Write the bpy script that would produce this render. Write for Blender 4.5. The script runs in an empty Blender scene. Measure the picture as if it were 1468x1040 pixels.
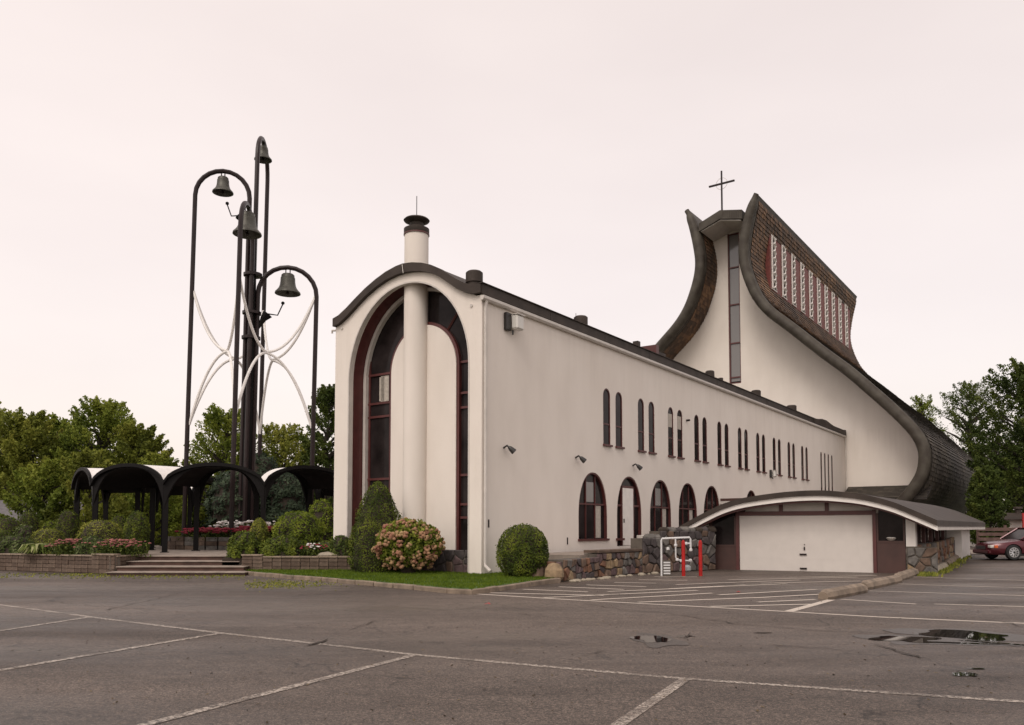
import bpy, bmesh, math, random
from mathutils import Vector, Matrix, noise
from mathutils.geometry import delaunay_2d_cdt
random.seed(7)
R_ = math.radians
scene = bpy.context.scene
COL = scene.collection

# ------------------------------------------------------------------ camera, sky, sun, exposure
F, HZ, CXP, H = 1150.0, 757.0, 734.0, 1.6          # focal length and horizon of the photograph (in its pixels)
PITCH = R_(3.0)
VC = HZ - F * math.tan(PITCH)
cam = bpy.data.cameras.new('camera'); camo = bpy.data.objects.new('camera', cam); COL.objects.link(camo)
cam.sensor_width = 36.0; cam.lens = F / 1468 * 36.0
cam.shift_y = (VC - 520) / 1468
cam.clip_start = 0.1; cam.clip_end = 5000
camo.location = (0, 0, H); camo.rotation_euler = (R_(90) + PITCH, 0, 0)
scene.camera = camo

SUN_EL, SUN_ROT = R_(48), R_(205)
world = bpy.data.worlds.new('World'); scene.world = world; world.use_nodes = True
wn = world.node_tree; wn.nodes.clear()
sky = wn.nodes.new('ShaderNodeTexSky'); sky.sky_type = 'NISHITA'; sky.sun_disc = False
sky.sun_elevation = SUN_EL; sky.sun_rotation = SUN_ROT; sky.dust_density = 4
b1 = wn.nodes.new('ShaderNodeBackground'); b1.inputs[1].default_value = 0.05
b2 = wn.nodes.new('ShaderNodeBackground'); b2.inputs[1].default_value = 1.0
tc = wn.nodes.new('ShaderNodeTexCoord'); mp = wn.nodes.new('ShaderNodeMapping'); mp.inputs['Scale'].default_value = (1, 1, 3)
nz = wn.nodes.new('ShaderNodeTexNoise'); nz.inputs['Scale'].default_value = 1.6; nz.inputs['Detail'].default_value = 4
rp = wn.nodes.new('ShaderNodeValToRGB')
rp.color_ramp.elements[0].position = 0.3; rp.color_ramp.elements[0].color = (0.855, 0.725, 0.652, 1)
rp.color_ramp.elements[1].position = 0.72; rp.color_ramp.elements[1].color = (0.955, 0.82, 0.735, 1)
ad = wn.nodes.new('ShaderNodeAddShader'); wo = wn.nodes.new('ShaderNodeOutputWorld')
L = wn.links.new
gm = wn.nodes.new('ShaderNodeMix'); gm.data_type = 'RGBA'; gm.blend_type = 'MULTIPLY'; gm.inputs[0].default_value = 1
sx = wn.nodes.new('ShaderNodeSeparateXYZ'); gr_m = wn.nodes.new('ShaderNodeMapRange')
for i_, v_ in ((1, -.8), (2, .8), (3, 1.01), (4, .90)): gr_m.inputs[i_].default_value = v_
L(tc.outputs['Generated'], mp.inputs[0]); L(mp.outputs[0], nz.inputs['Vector']); L(nz.outputs[0], rp.inputs[0]); L(rp.outputs[0], gm.inputs[6]); L(tc.outputs['Generated'], sx.inputs[0]); L(sx.outputs[0], gr_m.inputs[0]); L(gr_m.outputs[0], gm.inputs[7]); L(gm.outputs[2], b2.inputs[0])
L(sky.outputs[0], b1.inputs[0]); L(b1.outputs[0], ad.inputs[0]); L(b2.outputs[0], ad.inputs[1]); L(ad.outputs[0], wo.inputs[0])
sl = bpy.data.lights.new('sun', 'SUN'); so = bpy.data.objects.new('sun', sl); COL.objects.link(so)
sl.energy = 1.1; sl.angle = R_(25); sl.color = (1, 0.94, 0.87)
sd = Vector((math.sin(SUN_ROT) * math.cos(SUN_EL), math.cos(SUN_ROT) * math.cos(SUN_EL), math.sin(SUN_EL)))
so.rotation_euler = sd.to_track_quat('Z', 'Y').to_euler()
scene.view_settings.view_transform = 'Standard'; scene.view_settings.look = 'None'
scene.view_settings.exposure = 0; scene.view_settings.gamma = 1; scene.view_settings.use_curve_mapping = False

# ------------------------------------------------------------------ survey helpers
AX = math.atan(816 / F)
d2 = Vector((math.sin(AX), math.cos(AX), 0)); d1 = Vector((math.cos(AX), -math.sin(AX), 0))
def _ray(u, v):
    x, y, z = u - CXP, F, -(v - VC); c, s = math.cos(PITCH), math.sin(PITCH)
    return x, y * c - z * s, y * s + z * c
def gnd(u, v, z=0.0):
    r = _ray(u, v); t = (z - H) / r[2]; return Vector((r[0] * t, r[1] * t, z))
def at(u, v, Y):
    r = _ray(u, v); t = Y / r[1]; return Vector((r[0] * t, Y, H + r[2] * t))
CW = Vector((-0.98, 25.74, 0))                       # near corner of the long wing
CHP = CW + d2 * 49.24                                # where the wing meets the church front
def sstep(a, b, x):
    x = min(1, max(0, (x - a) / (b - a))); return x * x * (3 - 2 * x)
def gz(x, y):
    t = (x - CW.x) * d2.x + (y - CW.y) * d2.y
    return 0.25 * sstep(13, 26, t) + 0.006 * math.sin(x * .55 + 1) * math.cos(y * .4)

# ------------------------------------------------------------------ materials
def mat(name, col, rough=0.6, metal=0.0, bump=0.0, bscale=20, var=0.0, vscale=3, spec=None, detail=6, vcol=None):
    m = bpy.data.materials.new(name); m.use_nodes = True; nt = m.node_tree; b = nt.nodes['Principled BSDF']
    b.inputs['Base Color'].default_value = (*col, 1); b.inputs['Roughness'].default_value = rough; b.inputs['Metallic'].default_value = metal
    if spec is not None: b.inputs['Specular IOR Level'].default_value = spec
    t = nt.nodes.new('ShaderNodeTexCoord')
    if var > 0 or vcol:
        n = nt.nodes.new('ShaderNodeTexNoise'); n.inputs['Scale'].default_value = vscale; n.inputs['Detail'].default_value = detail
        nt.links.new(t.outputs['Object'], n.inputs['Vector'])
        r = nt.nodes.new('ShaderNodeValToRGB'); r.color_ramp.elements[0].position = .32; r.color_ramp.elements[1].position = .68
        c0 = tuple(max(0, c * (1 - var)) for c in col); c1 = vcol if vcol else tuple(min(1, c * (1 + var)) for c in col)
        r.color_ramp.elements[0].color = (*c0, 1); r.color_ramp.elements[1].color = (*c1, 1)
        nt.links.new(n.outputs[0], r.inputs[0]); nt.links.new(r.outputs[0], b.inputs['Base Color'])
    if bump > 0:
        n2 = nt.nodes.new('ShaderNodeTexNoise'); n2.inputs['Scale'].default_value = bscale; n2.inputs['Detail'].default_value = 5
        nt.links.new(t.outputs['Object'], n2.inputs['Vector'])
        bp = nt.nodes.new('ShaderNodeBump'); bp.inputs['Strength'].default_value = bump; bp.inputs['Distance'].default_value = .02
        nt.links.new(n2.outputs[0], bp.inputs['Height']); nt.links.new(bp.outputs[0], b.inputs['Normal'])
    return m
def leafmat(name, a, b_, c, trans=0.38):
    """colour from a per-leaf attribute: dark, mid, light leaves"""
    m = bpy.data.materials.new(name); m.use_nodes = True; nt = m.node_tree; p = nt.nodes['Principled BSDF']
    p.inputs['Roughness'].default_value = .65; p.inputs['Specular IOR Level'].default_value = .2
    at_ = nt.nodes.new('ShaderNodeAttribute'); at_.attribute_name = 'tone'
    r = nt.nodes.new('ShaderNodeValToRGB'); r.color_ramp.elements[0].position = 0; r.color_ramp.elements[0].color = (*a, 1)
    r.color_ramp.elements[1].position = 1; r.color_ramp.elements[1].color = (*c, 1)
    e = r.color_ramp.elements.new(.5); e.color = (*b_, 1)
    nt.links.new(at_.outputs['Fac'], r.inputs[0]); nt.links.new(r.outputs[0], p.inputs['Base Color'])
    tr = nt.nodes.new('ShaderNodeBsdfTranslucent'); nt.links.new(r.outputs[0], tr.inputs[0])
    mx = nt.nodes.new('ShaderNodeMixShader'); mx.inputs[0].default_value = trans
    nt.links.new(p.outputs[0], mx.inputs[1]); nt.links.new(tr.outputs[0], mx.inputs[2])
    nt.links.new(mx.outputs[0], nt.nodes['Material Output'].inputs[0]); return m

def stucco_mat():
    m = mat('stucco', (.68, .62, .545), .9, bump=.35, bscale=45); nt = m.node_tree; b = nt.nodes['Principled BSDF']
    t = nt.nodes.new('ShaderNodeTexCoord'); mp = nt.nodes.new('ShaderNodeMapping'); mp.inputs['Scale'].default_value = (.8, .8, .35)
    n = nt.nodes.new('ShaderNodeTexNoise'); n.inputs['Scale'].default_value = 1.3; n.inputs['Detail'].default_value = 8
    n2 = nt.nodes.new('ShaderNodeTexNoise'); n2.inputs['Scale'].default_value = .35; n2.inputs['Detail'].default_value = 5
    nt.links.new(t.outputs['Object'], mp.inputs[0]); nt.links.new(mp.outputs[0], n.inputs['Vector']); nt.links.new(t.outputs['Object'], n2.inputs['Vector'])
    r = nt.nodes.new('ShaderNodeValToRGB'); r.color_ramp.elements[0].position = .25; r.color_ramp.elements[0].color = (.71, .65, .59, 1)
    r.color_ramp.elements[1].position = .6; r.color_ramp.elements[1].color = (.76, .70, .64, 1)
    mx = nt.nodes.new('ShaderNodeMix'); mx.data_type = 'RGBA'; mx.blend_type = 'MULTIPLY'; mx.inputs[0].default_value = .35
    r2 = nt.nodes.new('ShaderNodeValToRGB'); r2.color_ramp.elements[0].position = .3; r2.color_ramp.elements[0].color = (.90, .88, .86, 1); r2.color_ramp.elements[1].position = .65; r2.color_ramp.elements[1].color = (1, 1, 1, 1)
    nt.links.new(n.outputs[0], r.inputs[0]); nt.links.new(n2.outputs[0], r2.inputs[0])
    nt.links.new(r.outputs[0], mx.inputs[6]); nt.links.new(r2.outputs[0], mx.inputs[7]); 
    sp_ = nt.nodes.new('ShaderNodeSeparateXYZ'); nt.links.new(t.outputs['Object'], sp_.inputs[0])
    mr = nt.nodes.new('ShaderNodeMapRange'); mr.inputs[1].default_value = 6.6; mr.inputs[2].default_value = 9.2; nt.links.new(sp_.outputs[2], mr.inputs[0])
    mr2 = nt.nodes.new('ShaderNodeMapRange'); mr2.inputs[1].default_value = 1.6; mr2.inputs[2].default_value = .2; nt.links.new(sp_.outputs[2], mr2.inputs[0])
    mxx = nt.nodes.new('ShaderNodeMath'); mxx.operation = 'MAXIMUM'; nt.links.new(mr.outputs[0], mxx.inputs[0]); nt.links.new(mr2.outputs[0], mxx.inputs[1])
    mp3 = nt.nodes.new('ShaderNodeMapping'); mp3.inputs['Scale'].default_value = (3.2, 3.2, .12); nt.links.new(t.outputs['Object'], mp3.inputs[0])
    n3 = nt.nodes.new('ShaderNodeTexNoise'); n3.inputs['Scale'].default_value = 1.5; n3.inputs['Detail'].default_value = 9; nt.links.new(mp3.outputs[0], n3.inputs['Vector'])
    r3 = nt.nodes.new('ShaderNodeValToRGB'); r3.color_ramp.elements[0].position = .46; r3.color_ramp.elements[0].color = (0, 0, 0, 1); r3.color_ramp.elements[1].position = .68; r3.color_ramp.elements[1].color = (1, 1, 1, 1); nt.links.new(n3.outputs[0], r3.inputs[0])
    m4 = nt.nodes.new('ShaderNodeMath'); m4.operation = 'MULTIPLY'; nt.links.new(mxx.outputs[0], m4.inputs[0]); nt.links.new(r3.outputs[0], m4.inputs[1])
    m5 = nt.nodes.new('ShaderNodeMath'); m5.operation = 'MULTIPLY'; m5.inputs[1].default_value = .11
    lt = nt.nodes.new('ShaderNodeMath'); lt.operation = 'LESS_THAN'; lt.inputs[1].default_value = 9.6; nt.links.new(sp_.outputs[2], lt.inputs[0])
    m6 = nt.nodes.new('ShaderNodeMath'); m6.operation = 'MULTIPLY'; nt.links.new(lt.outputs[0], m6.inputs[0]); nt.links.new(m4.outputs[0], m6.inputs[1]); nt.links.new(m6.outputs[0], m5.inputs[0])
    st = nt.nodes.new('ShaderNodeMix'); st.data_type = 'RGBA'; nt.links.new(m5.outputs[0], st.inputs[0]); nt.links.new(mx.outputs[2], st.inputs[6]); st.inputs[7].default_value = (.36, .31, .26, 1)
    nt.links.new(st.outputs[2], b.inputs['Base Color']); return m

def asphalt_mat(name, paint=False):
    m = bpy.data.materials.new(name); m.use_nodes = True; nt = m.node_tree; b = nt.nodes['Principled BSDF']; N = nt.nodes.new; K = nt.links.new
    g = N('ShaderNodeNewGeometry')
    def noi(scale, det=6, rough=.6, vec=None):
        n = N('ShaderNodeTexNoise'); n.inputs['Scale'].default_value = scale; n.inputs['Detail'].default_value = det; n.inputs['Roughness'].default_value = rough
        K(vec if vec else g.outputs['Position'], n.inputs['Vector']); return n.outputs[0]
    def ramp(src, p0, c0, p1, c1):
        r = N('ShaderNodeValToRGB'); r.color_ramp.elements[0].position = p0; r.color_ramp.elements[0].color = (*c0, 1); r.color_ramp.elements[1].position = p1; r.color_ramp.elements[1].color = (*c1, 1); K(src, r.inputs[0]); return r.outputs[0]
    def mul(a, c, f=1.0):
        x = N('ShaderNodeMix'); x.data_type = 'RGBA'; x.blend_type = 'MULTIPLY'; x.inputs[0].default_value = f; K(a, x.inputs[6]); K(c, x.inputs[7]); return x.outputs[2]
    mp = N('ShaderNodeMapping'); mp.inputs['Rotation'].default_value = (0, 0, R_(55)); mp.inputs['Scale'].default_value = (.35, 1.3, 1); K(g.outputs['Position'], mp.inputs[0])
    base = ramp(noi(.45, 6, .6, mp.outputs[0]), .3, (.070, .056, .047), .7, (.124, .101, .086))
    gr = ramp(noi(24, 5, .9), .40, (.42, .41, .40), .62, (1.62, 1.58, 1.55))
    v = N('ShaderNodeTexVoronoi'); v.inputs['Scale'].default_value = 95; K(g.outputs['Position'], v.inputs['Vector'])
    sp = ramp(v.outputs['Color'], .40, (.62, .62, .62), .97, (2.5, 2.4, 2.3))
    mid = ramp(noi(3.2, 7, .75), .3, (.74, .73, .73), .7, (1.2, 1.2, 1.2))
    damp = ramp(noi(.16, 7, .7, mp.outputs[0]), .42, (.60, .58, .57), .55, (1.04, 1.04, 1.04)); col = mul(mul(mul(mul(base, gr), sp, .8), mid), damp)
    # dark fine cracks
    vc = N('ShaderNodeTexVoronoi'); vc.feature = 'DISTANCE_TO_EDGE'; vc.inputs['Scale'].default_value = .33
    wm = N('ShaderNodeMixRGB'); wm.inputs[0].default_value = .13; nn = N('ShaderNodeTexNoise'); nn.inputs['Scale'].default_value = 1.7; nn.inputs['Detail'].default_value = 8; K(g.outputs['Position'], nn.inputs['Vector'])
    K(g.outputs['Position'], wm.inputs[1]); K(nn.outputs['Color'], wm.inputs[2]); 
    sc = N('ShaderNodeVectorMath'); sc.operation = 'MULTIPLY_ADD'; sc.inputs[1].default_value = (1.6, 1.6, 0); K(nn.outputs['Color'], sc.inputs[0]); K(g.outputs['Position'], sc.inputs[2])
    K(sc.outputs[0], vc.inputs['Vector'])
    cr = ramp(vc.outputs['Distance'], .0, (.30, .28, .27), .008, (1, 1, 1))
    gate = ramp(noi(.3, 3), .44, (0, 0, 0), .54, (1, 1, 1))
    cm = N('ShaderNodeMix'); cm.data_type = 'RGBA'; cm.blend_type = 'MULTIPLY'; K(gate, cm.inputs[0]); K(col, cm.inputs[6]); K(cr, cm.inputs[7]); col = cm.outputs[2]
    # ground moss / leaf litter stain near the steps
    if paint:
        wear = ramp(noi(22, 6, .9), .475 - .12 * (paint - 1), (0, 0, 0), .55 - .12 * (paint - 1), (1, 1, 1)); wear2 = ramp(noi(1.1, 4), .34 - .1 * (paint - 1), (.1, .1, .1), .50 - .1 * (paint - 1), (1, 1, 1))
        w = mul(wear, wear2); pm = N('ShaderNodeMix'); pm.data_type = 'RGBA'; K(w, pm.inputs[0]); K(col, pm.inputs[6]); pm.inputs[7].default_value = (.56, .49, .42, 1); col = pm.outputs[2]
    K(col, b.inputs['Base Color'])
    ro = ramp(noi(.3, 5, .6, mp.outputs[0]), .35, (.30, .30, .30), .60, (.68, .68, .68)); K(ro, b.inputs['Roughness'])
    b.inputs['Specular IOR Level'].default_value = .45
    bp = N('ShaderNodeBump'); bp.inputs['Strength'].default_value = .8; bp.inputs['Distance'].default_value = .02; K(noi(38, 5, .85), bp.inputs['Height']); K(bp.outputs[0], b.inputs['Normal'])
    return m

M = dict(
    stucco=stucco_mat(), white=mat('white_paint', (.74, .70, .66), .5, var=.06), trim=mat('grey_white_trim', (.55, .51, .47), .5, var=.08),
    dark=mat('dark_roof_metal', (.045, .034, .028), .6, spec=.25, var=.3, vscale=1.5), black=mat('black_steel', (.008, .007, .007), .55, spec=.12),
    mast=mat('dark_brown_steel', (.017, .009, .009), .4, spec=.3, var=.2), maroon=mat('maroon_paint', (.085, .022, .020), .45, var=.15),
    doorwhite=mat('door_paint', (.60, .555, .515), .5, var=.03), damp=mat('damp_asphalt', (.058, .047, .040), .38, bump=.5, bscale=40, var=.25, vscale=20), redwood=mat('red_brown_band', (.16, .035, .028), .6, var=.2), brown=mat('brown_panel', (.055, .023, .018), .55, var=.2, vscale=2), glass=mat('dark_glass', (.022, .017, .017), .08, spec=.3, var=.5, vscale=1.2),
    glasslt=mat('grey_glass', (.16, .15, .145), .12, spec=.8), curtain=mat('curtain', (.42, .38, .33), .8, var=.15, vscale=9),
    copper=mat('weathered_copper', (.055, .043, .033), .6, var=.35, vscale=1.2, spec=.3, vcol=(.075, .066, .052)),
    bell=mat('bell_bronze', (.075, .066, .055), .5, .4, var=.3, vscale=3, vcol=(.105, .105, .088)), hood=mat('hood_dark', (.02, .018, .017), .35),
    vault=mat('white_vault_roof', (.78, .75, .72), .5, var=.05), concrete=mat('concrete', (.30, .255, .20), .85, bump=.5, bscale=18, var=.3, vscale=4),
    kerb=mat('kerb_concrete', (.20, .155, .115), .9, bump=.5, bscale=15, var=.35, vscale=3), riser=mat('step_riser', (.075, .04, .03), .85, bump=.4, var=.3),
    tread=mat('step_tread', (.25, .205, .17), .8, bump=.3, var=.2), block=mat('planter_block', (.095, .064, .046), .9, bump=.6, bscale=14, var=.4, vscale=3),
    block2=mat('planter_block_pale', (.13, .092, .068), .9, bump=.6, bscale=14, var=.35, vscale=3), soil=mat('soil', (.035, .025, .018), .95, bump=.6, var=.3),
    grass=mat('lawn_green', (.055, .10, .018), .9, var=.3, vscale=6), field=mat('field_grass', (.06, .075, .025), .95, var=.3, vscale=.3),
    mortar=mat('mortar', (.10, .085, .07), .95, bump=.4, var=.3), red=mat('red_paint', (.36, .012, .010), .5, spec=.25, var=.2, vscale=8), pipe=mat('white_pipe', (.62, .62, .62), .4),
    meter=mat('meter_grey', (.33, .36, .37), .45), bark=mat('bark', (.045, .035, .028), .95, bump=.5, var=.3), water=mat('puddle_water', (.012, .010, .009), .02, spec=.6),
    carpaint=mat('car_maroon', (.075, .008, .014), .22, .25, spec=.7), chrome=mat('chrome', (.6, .6, .6), .2, .9), tyre=mat('tyre', (.015, .015, .015), .8),
    alloy=mat('alloy', (.5, .5, .5), .3, .6), amber=mat('amber', (.6, .12, .03), .3), lampglass=mat('lamp_glass', (.62, .60, .56), .15),
    fence=mat('fence_wood', (.10, .06, .05), .9, var=.3), hroof=mat('house_roof', (.13, .12, .125), .9, var=.2), brick=mat('house_brick', (.2, .07, .05), .9, var=.2),
    pink=mat('pink_petals', (.30, .085, .085), .9, var=.5, vscale=9, vcol=(.36, .14, .12)), redf=mat('red_petals', (.24, .022, .04), .9, var=.35, vscale=30), whitef=mat('white_petals', (.70, .66, .64), .8, var=.1, vscale=30),
    hyd=mat('hydrangea_petals', (.40, .15, .11), .85, var=.3, vscale=3, vcol=(.36, .25, .12)), rock=mat('pale_rock', (.30, .26, .20), .9, bump=.6, var=.2),
    redlight=mat('red_sign', (.4, .03, .03), .5),
    asphalt=asphalt_mat('asphalt'), paint=asphalt_mat('worn_white_paint', 1), paint2=asphalt_mat('white_line_paint', 2))
for _g in ('glass',): M[_g].node_tree.nodes['Principled BSDF'].inputs['IOR'].default_value = 1.25
STONES = [mat('stone_%s' % n, c, .8, bump=.7, bscale=9, var=.35, vscale=5) for n, c in
          [('brown', (.13, .085, .06)), ('grey', (.12, .11, .10)), ('dark', (.055, .045, .045)), ('rust', (.17, .085, .05)), ('tan', (.24, .17, .10)), ('plum', (.10, .065, .065))]]
def shingle_mat(name, cols, attr='tone'):
    m = bpy.data.materials.new(name); m.use_nodes = True; nt = m.node_tree; p = nt.nodes['Principled BSDF']; p.inputs['Roughness'].default_value = .75
    a = nt.nodes.new('ShaderNodeAttribute'); a.attribute_name = attr; r = nt.nodes.new('ShaderNodeValToRGB'); r.color_ramp.interpolation = 'LINEAR'
    r.color_ramp.elements[0].color = (*cols[0], 1); r.color_ramp.elements[1].color = (*cols[-1], 1)
    for i, c in enumerate(cols[1:-1]): e = r.color_ramp.elements.new((i + 1) / (len(cols) - 1)); e.color = (*c, 1)
    nt.links.new(a.outputs['Fac'], r.inputs[0]); nt.links.new(r.outputs[0], p.inputs['Base Color']); return m
M['shingle'] = shingle_mat('cedar_shingles', [(.026, .020, .016), (.055, .045, .036), (.09, .075, .058), (.15, .115, .08)])
M['shingle_warm'] = shingle_mat('cedar_shingles_warm', [(.035, .022, .015), (.085, .05, .03), (.19, .105, .055), (.34, .20, .10)])
M['leaf_maple'] = leafmat('maple_leaves', (.07, .10, .014), (.17, .215, .03), (.33, .35, .06))
M['leaf_dark'] = leafmat('dark_leaves', (.028, .044, .011), (.068, .098, .02), (.15, .18, .038))
M['leaf_olive'] = leafmat('olive_leaves', (.085, .105, .016), (.20, .225, .036), (.37, .36, .07))
M['leaf_yew'] = leafmat('yew_needles', (.024, .038, .004), (.062, .086, .007), (.14, .165, .016), .1)
M['leaf_lime'] = leafmat('lime_leaves', (.06, .09, .008), (.14, .19, .018), (.27, .31, .04))
M['leaf_blue'] = leafmat('blue_conifer', (.016, .027, .014), (.036, .055, .030), (.07, .095, .055), .1)
M['leaf_hosta'] = leafmat('hosta_leaves', (.06, .10, .02), (.18, .22, .05), (.45, .45, .22))
M['leaf_grey'] = leafmat('greygreen_leaves', (.03, .05, .012), (.09, .12, .035), (.22, .26, .11))
M['leaf_grit'] = leafmat('grit', (.02, .014, .01), (.06, .04, .02), (.26, .2, .12))
M['grassblade'] = leafmat('grass_blades', (.05, .085, .007), (.10, .155, .012), (.17, .23, .02))

# ------------------------------------------------------------------ mesh helpers
class MB:
    def __init__(s): s.v = []; s.f = []; s.t = None
    def add(s, vs, fs):
        o = len(s.v); s.v += [tuple(v) for v in vs]; s.f += [tuple(i + o for i in f) for f in fs]; return s
    def box(s, x0, x1, y0, y1, z0, z1, fn=None):
        vs = [(x, y, z) for x in (x0, x1) for y in (y0, y1) for z in (z0, z1)]
        if fn: vs = [fn(*v) for v in vs]
        return s.add(vs, [(0, 1, 3, 2), (4, 6, 7, 5), (0, 4, 5, 1), (2, 3, 7, 6), (0, 2, 6, 4), (1, 5, 7, 3)])
    def tube(s, pts, r, n=8, closed=False, sq=False, cap=True):
        pts = [Vector(p) for p in pts]; rr = r if isinstance(r, (list, tuple)) else [r] * len(pts); k = len(pts); o = len(s.v)
        up = Vector((0, 0, 1)); prev = None
        for i, p in enumerate(pts):
            a = pts[(i - 1) % k] if (closed or i) else p; b = pts[(i + 1) % k] if (closed or i < k - 1) else p
            t = (b - a).normalized()
            if prev is None:
                u = t.cross(up)
                if u.length < .05: u = t.cross(Vector((1, 0, 0)))
                u.normalize()
            else: u = (prev - t * prev.dot(t)).normalized()
            prev = u; w = t.cross(u)
            for j in range(n):
                an = 2 * math.pi * (j + (.5 if sq else 0)) / n
                s.v.append(tuple(p + (u * math.cos(an) + w * math.sin(an)) * rr[i]))
        for i in range(k if closed else k - 1):
            a, b = o + i * n, o + ((i + 1) % k) * n
            for j in range(n): s.f.append((a + j, a + (j + 1) % n, b + (j + 1) % n, b + j))
        if cap and not closed: s.f.append(tuple(o + j for j in range(n))[::-1]); s.f.append(tuple(o + (k - 1) * n + j for j in range(n)))
        return s
    def lathe(s, prof, n=20, c=(0, 0, 0)):
        o = len(s.v); k = len(prof)
        for r, z in prof:
            for j in range(n): a = 2 * math.pi * j / n; s.v.append((c[0] + r * math.cos(a), c[1] + r * math.sin(a), c[2] + z))
        for i in range(k - 1):
            for j in range(n): a, b = o + i * n, o + (i + 1) * n; s.f.append((a + j, a + (j + 1) % n, b + (j + 1) % n, b + j))
        s.f.append(tuple(o + j for j in range(n))[::-1]); s.f.append(tuple(o + (k - 1) * n + j for j in range(n))); return s
    def prism(s, poly, fn, d0, d1_):
        """polygon (a,b) extruded over depth; fn(a,b,d)->xyz"""
        n = len(poly); vs = [fn(a, b, d0) for a, b in poly] + [fn(a, b, d1_) for a, b in poly]
        return s.add(vs, [tuple(range(n)), tuple(range(2 * n - 1, n - 1, -1))] + [(i, i + n, (i + 1) % n + n, (i + 1) % n) for i in range(n)])
    def grid(s, rows):
        o = len(s.v); m = len(rows[0])
        for r in rows: s.v += [tuple(p) for p in r]
        for i in range(len(rows) - 1):
            for j in range(m - 1): a = o + i * m + j; s.f.append((a, a + 1, a + m + 1, a + m))
        return s
    def mesh(s, name, m=None, smooth=False, fix=True, bevel=0):
        me = bpy.data.meshes.new(name); me.from_pydata(s.v, [], s.f)
        if s.t is not None:
            at_ = me.attributes.new('tone', 'FLOAT', 'FACE'); at_.data.foreach_set('value', s.t)
        if fix or bevel:
            bm = bmesh.new(); bm.from_mesh(me)
            if fix: bmesh.ops.recalc_face_normals(bm, faces=bm.faces)
            if bevel: bmesh.ops.bevel(bm, geom=[e for e in bm.edges if len(e.link_faces) == 2 and e.calc_face_angle(0) > .6], offset=bevel, segments=1, affect='EDGES')
            bm.to_mesh(me); bm.free()
        if smooth:
            me.polygons.foreach_set('use_smooth', [True] * len(me.polygons))
            if hasattr(me, 'set_sharp_from_angle'): me.set_sharp_from_angle(angle=R_(40))
        if m: me.materials.append(m)
        return me
    def build(s, name, m, parent=None, smooth=False, fix=True, bevel=0, loc=None):
        return link(name, s.mesh(name, m, smooth, fix, bevel), parent, loc)
def link(name, me, parent=None, loc=None, rotz=None):
    o = bpy.data.objects.new(name, me); COL.objects.link(o)
    if parent: o.parent = parent
    if loc is not None: o.location = loc
    if rotz is not None: o.rotation_euler = (0, 0, rotz)
    return o
def tag(o, label=None, cat=None, group=None, kind=None):
    if label: o['label'] = label
    if cat: o['category'] = cat
    if group: o['group'] = group
    if kind: o['kind'] = kind
    return o
def thing(name, label, cat, loc=(0, 0, 0), rotz=0, group=None):
    o = bpy.data.objects.new(name, None); o.empty_display_size = .2; COL.objects.link(o); o.location = loc; o.rotation_euler = (0, 0, rotz)
    return tag(o, label, cat, group)
def pip(x, y, poly):
    c = False; n = len(poly)
    for i in range(n):
        x1, y1 = poly[i]; x2, y2 = poly[i - 1]
        if (y1 > y) != (y2 > y) and x < (x2 - x1) * (y - y1) / (y2 - y1) + x1: c = not c
    return c
def plate(mb, outline, holes, fn, th, step=None):
    pts = [Vector(p) for p in outline]; edges = [(i, (i + 1) % len(outline)) for i in range(len(outline))]
    for h in holes:
        o = len(pts); pts += [Vector(p) for p in h]; edges += [(o + i, o + (i + 1) % len(h)) for i in range(len(h))]
    vs, es, fs = delaunay_2d_cdt(pts, edges, [], 0, 1e-5)[:3]
    keep = []
    for f in fs:
        cx = sum(vs[i].x for i in f) / len(f); cy = sum(vs[i].y for i in f) / len(f)
        if pip(cx, cy, outline) and not any(pip(cx, cy, h) for h in holes): keep.append(tuple(f))
    n = len(vs)
    mb.add([fn(v.x, v.y, 0) for v in vs] + [fn(v.x, v.y, th) for v in vs], keep + [tuple(i + n for i in f[::-1]) for f in keep])
    for loop in [outline] + list(holes):
        k = len(loop); mb.add([fn(a, b, 0) for a, b in loop] + [fn(a, b, th) for a, b in loop], [(i, (i + 1) % k, (i + 1) % k + k, i + k) for i in range(k)])
    return mb
def smooth_curve(pts, n):
    """catmull-rom through pts, resampled to n+1 points of equal arc length"""
    P = [Vector(p) for p in pts]; out = []
    for i in range(len(P) - 1):
        p0, p1, p2, p3 = P[max(i - 1, 0)], P[i], P[i + 1], P[min(i + 2, len(P) - 1)]
        for k in range(12):
            t = k / 12; out.append(.5 * ((2 * p1) + (p2 - p0) * t + (2 * p0 - 5 * p1 + 4 * p2 - p3) * t * t + (3 * p1 - p0 - 3 * p2 + p3) * t ** 3))
    out.append(P[-1]); d = [0]
    for a, b in zip(out, out[1:]): d.append(d[-1] + (b - a).length)
    res = []; j = 0
    for k in range(n + 1):
        s = d[-1] * k / n
        while j < len(d) - 2 and d[j + 1] < s: j += 1
        t = (s - d[j]) / max(1e-9, d[j + 1] - d[j]); res.append(out[j].lerp(out[j + 1], min(1, max(0, t))))
    return res
def arch_pts(c, hw, zs, zt, n=14, p=2.0):
    """points of an arch from right springing to left springing"""
    out = []
    for i in range(n + 1):
        a = math.pi * i / n; ca, sa = math.cos(a), math.sin(a)
        out.append((c + hw * math.copysign(abs(ca) ** (2 / p), ca), zs + (zt - zs) * abs(sa) ** (2 / p)))
    return out
def arch_poly(c, hw, z0, zs, zt, n=14, p=2.0): return [(c - hw, z0), (c + hw, z0)] + arch_pts(c, hw, zs, zt, n, p)
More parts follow.
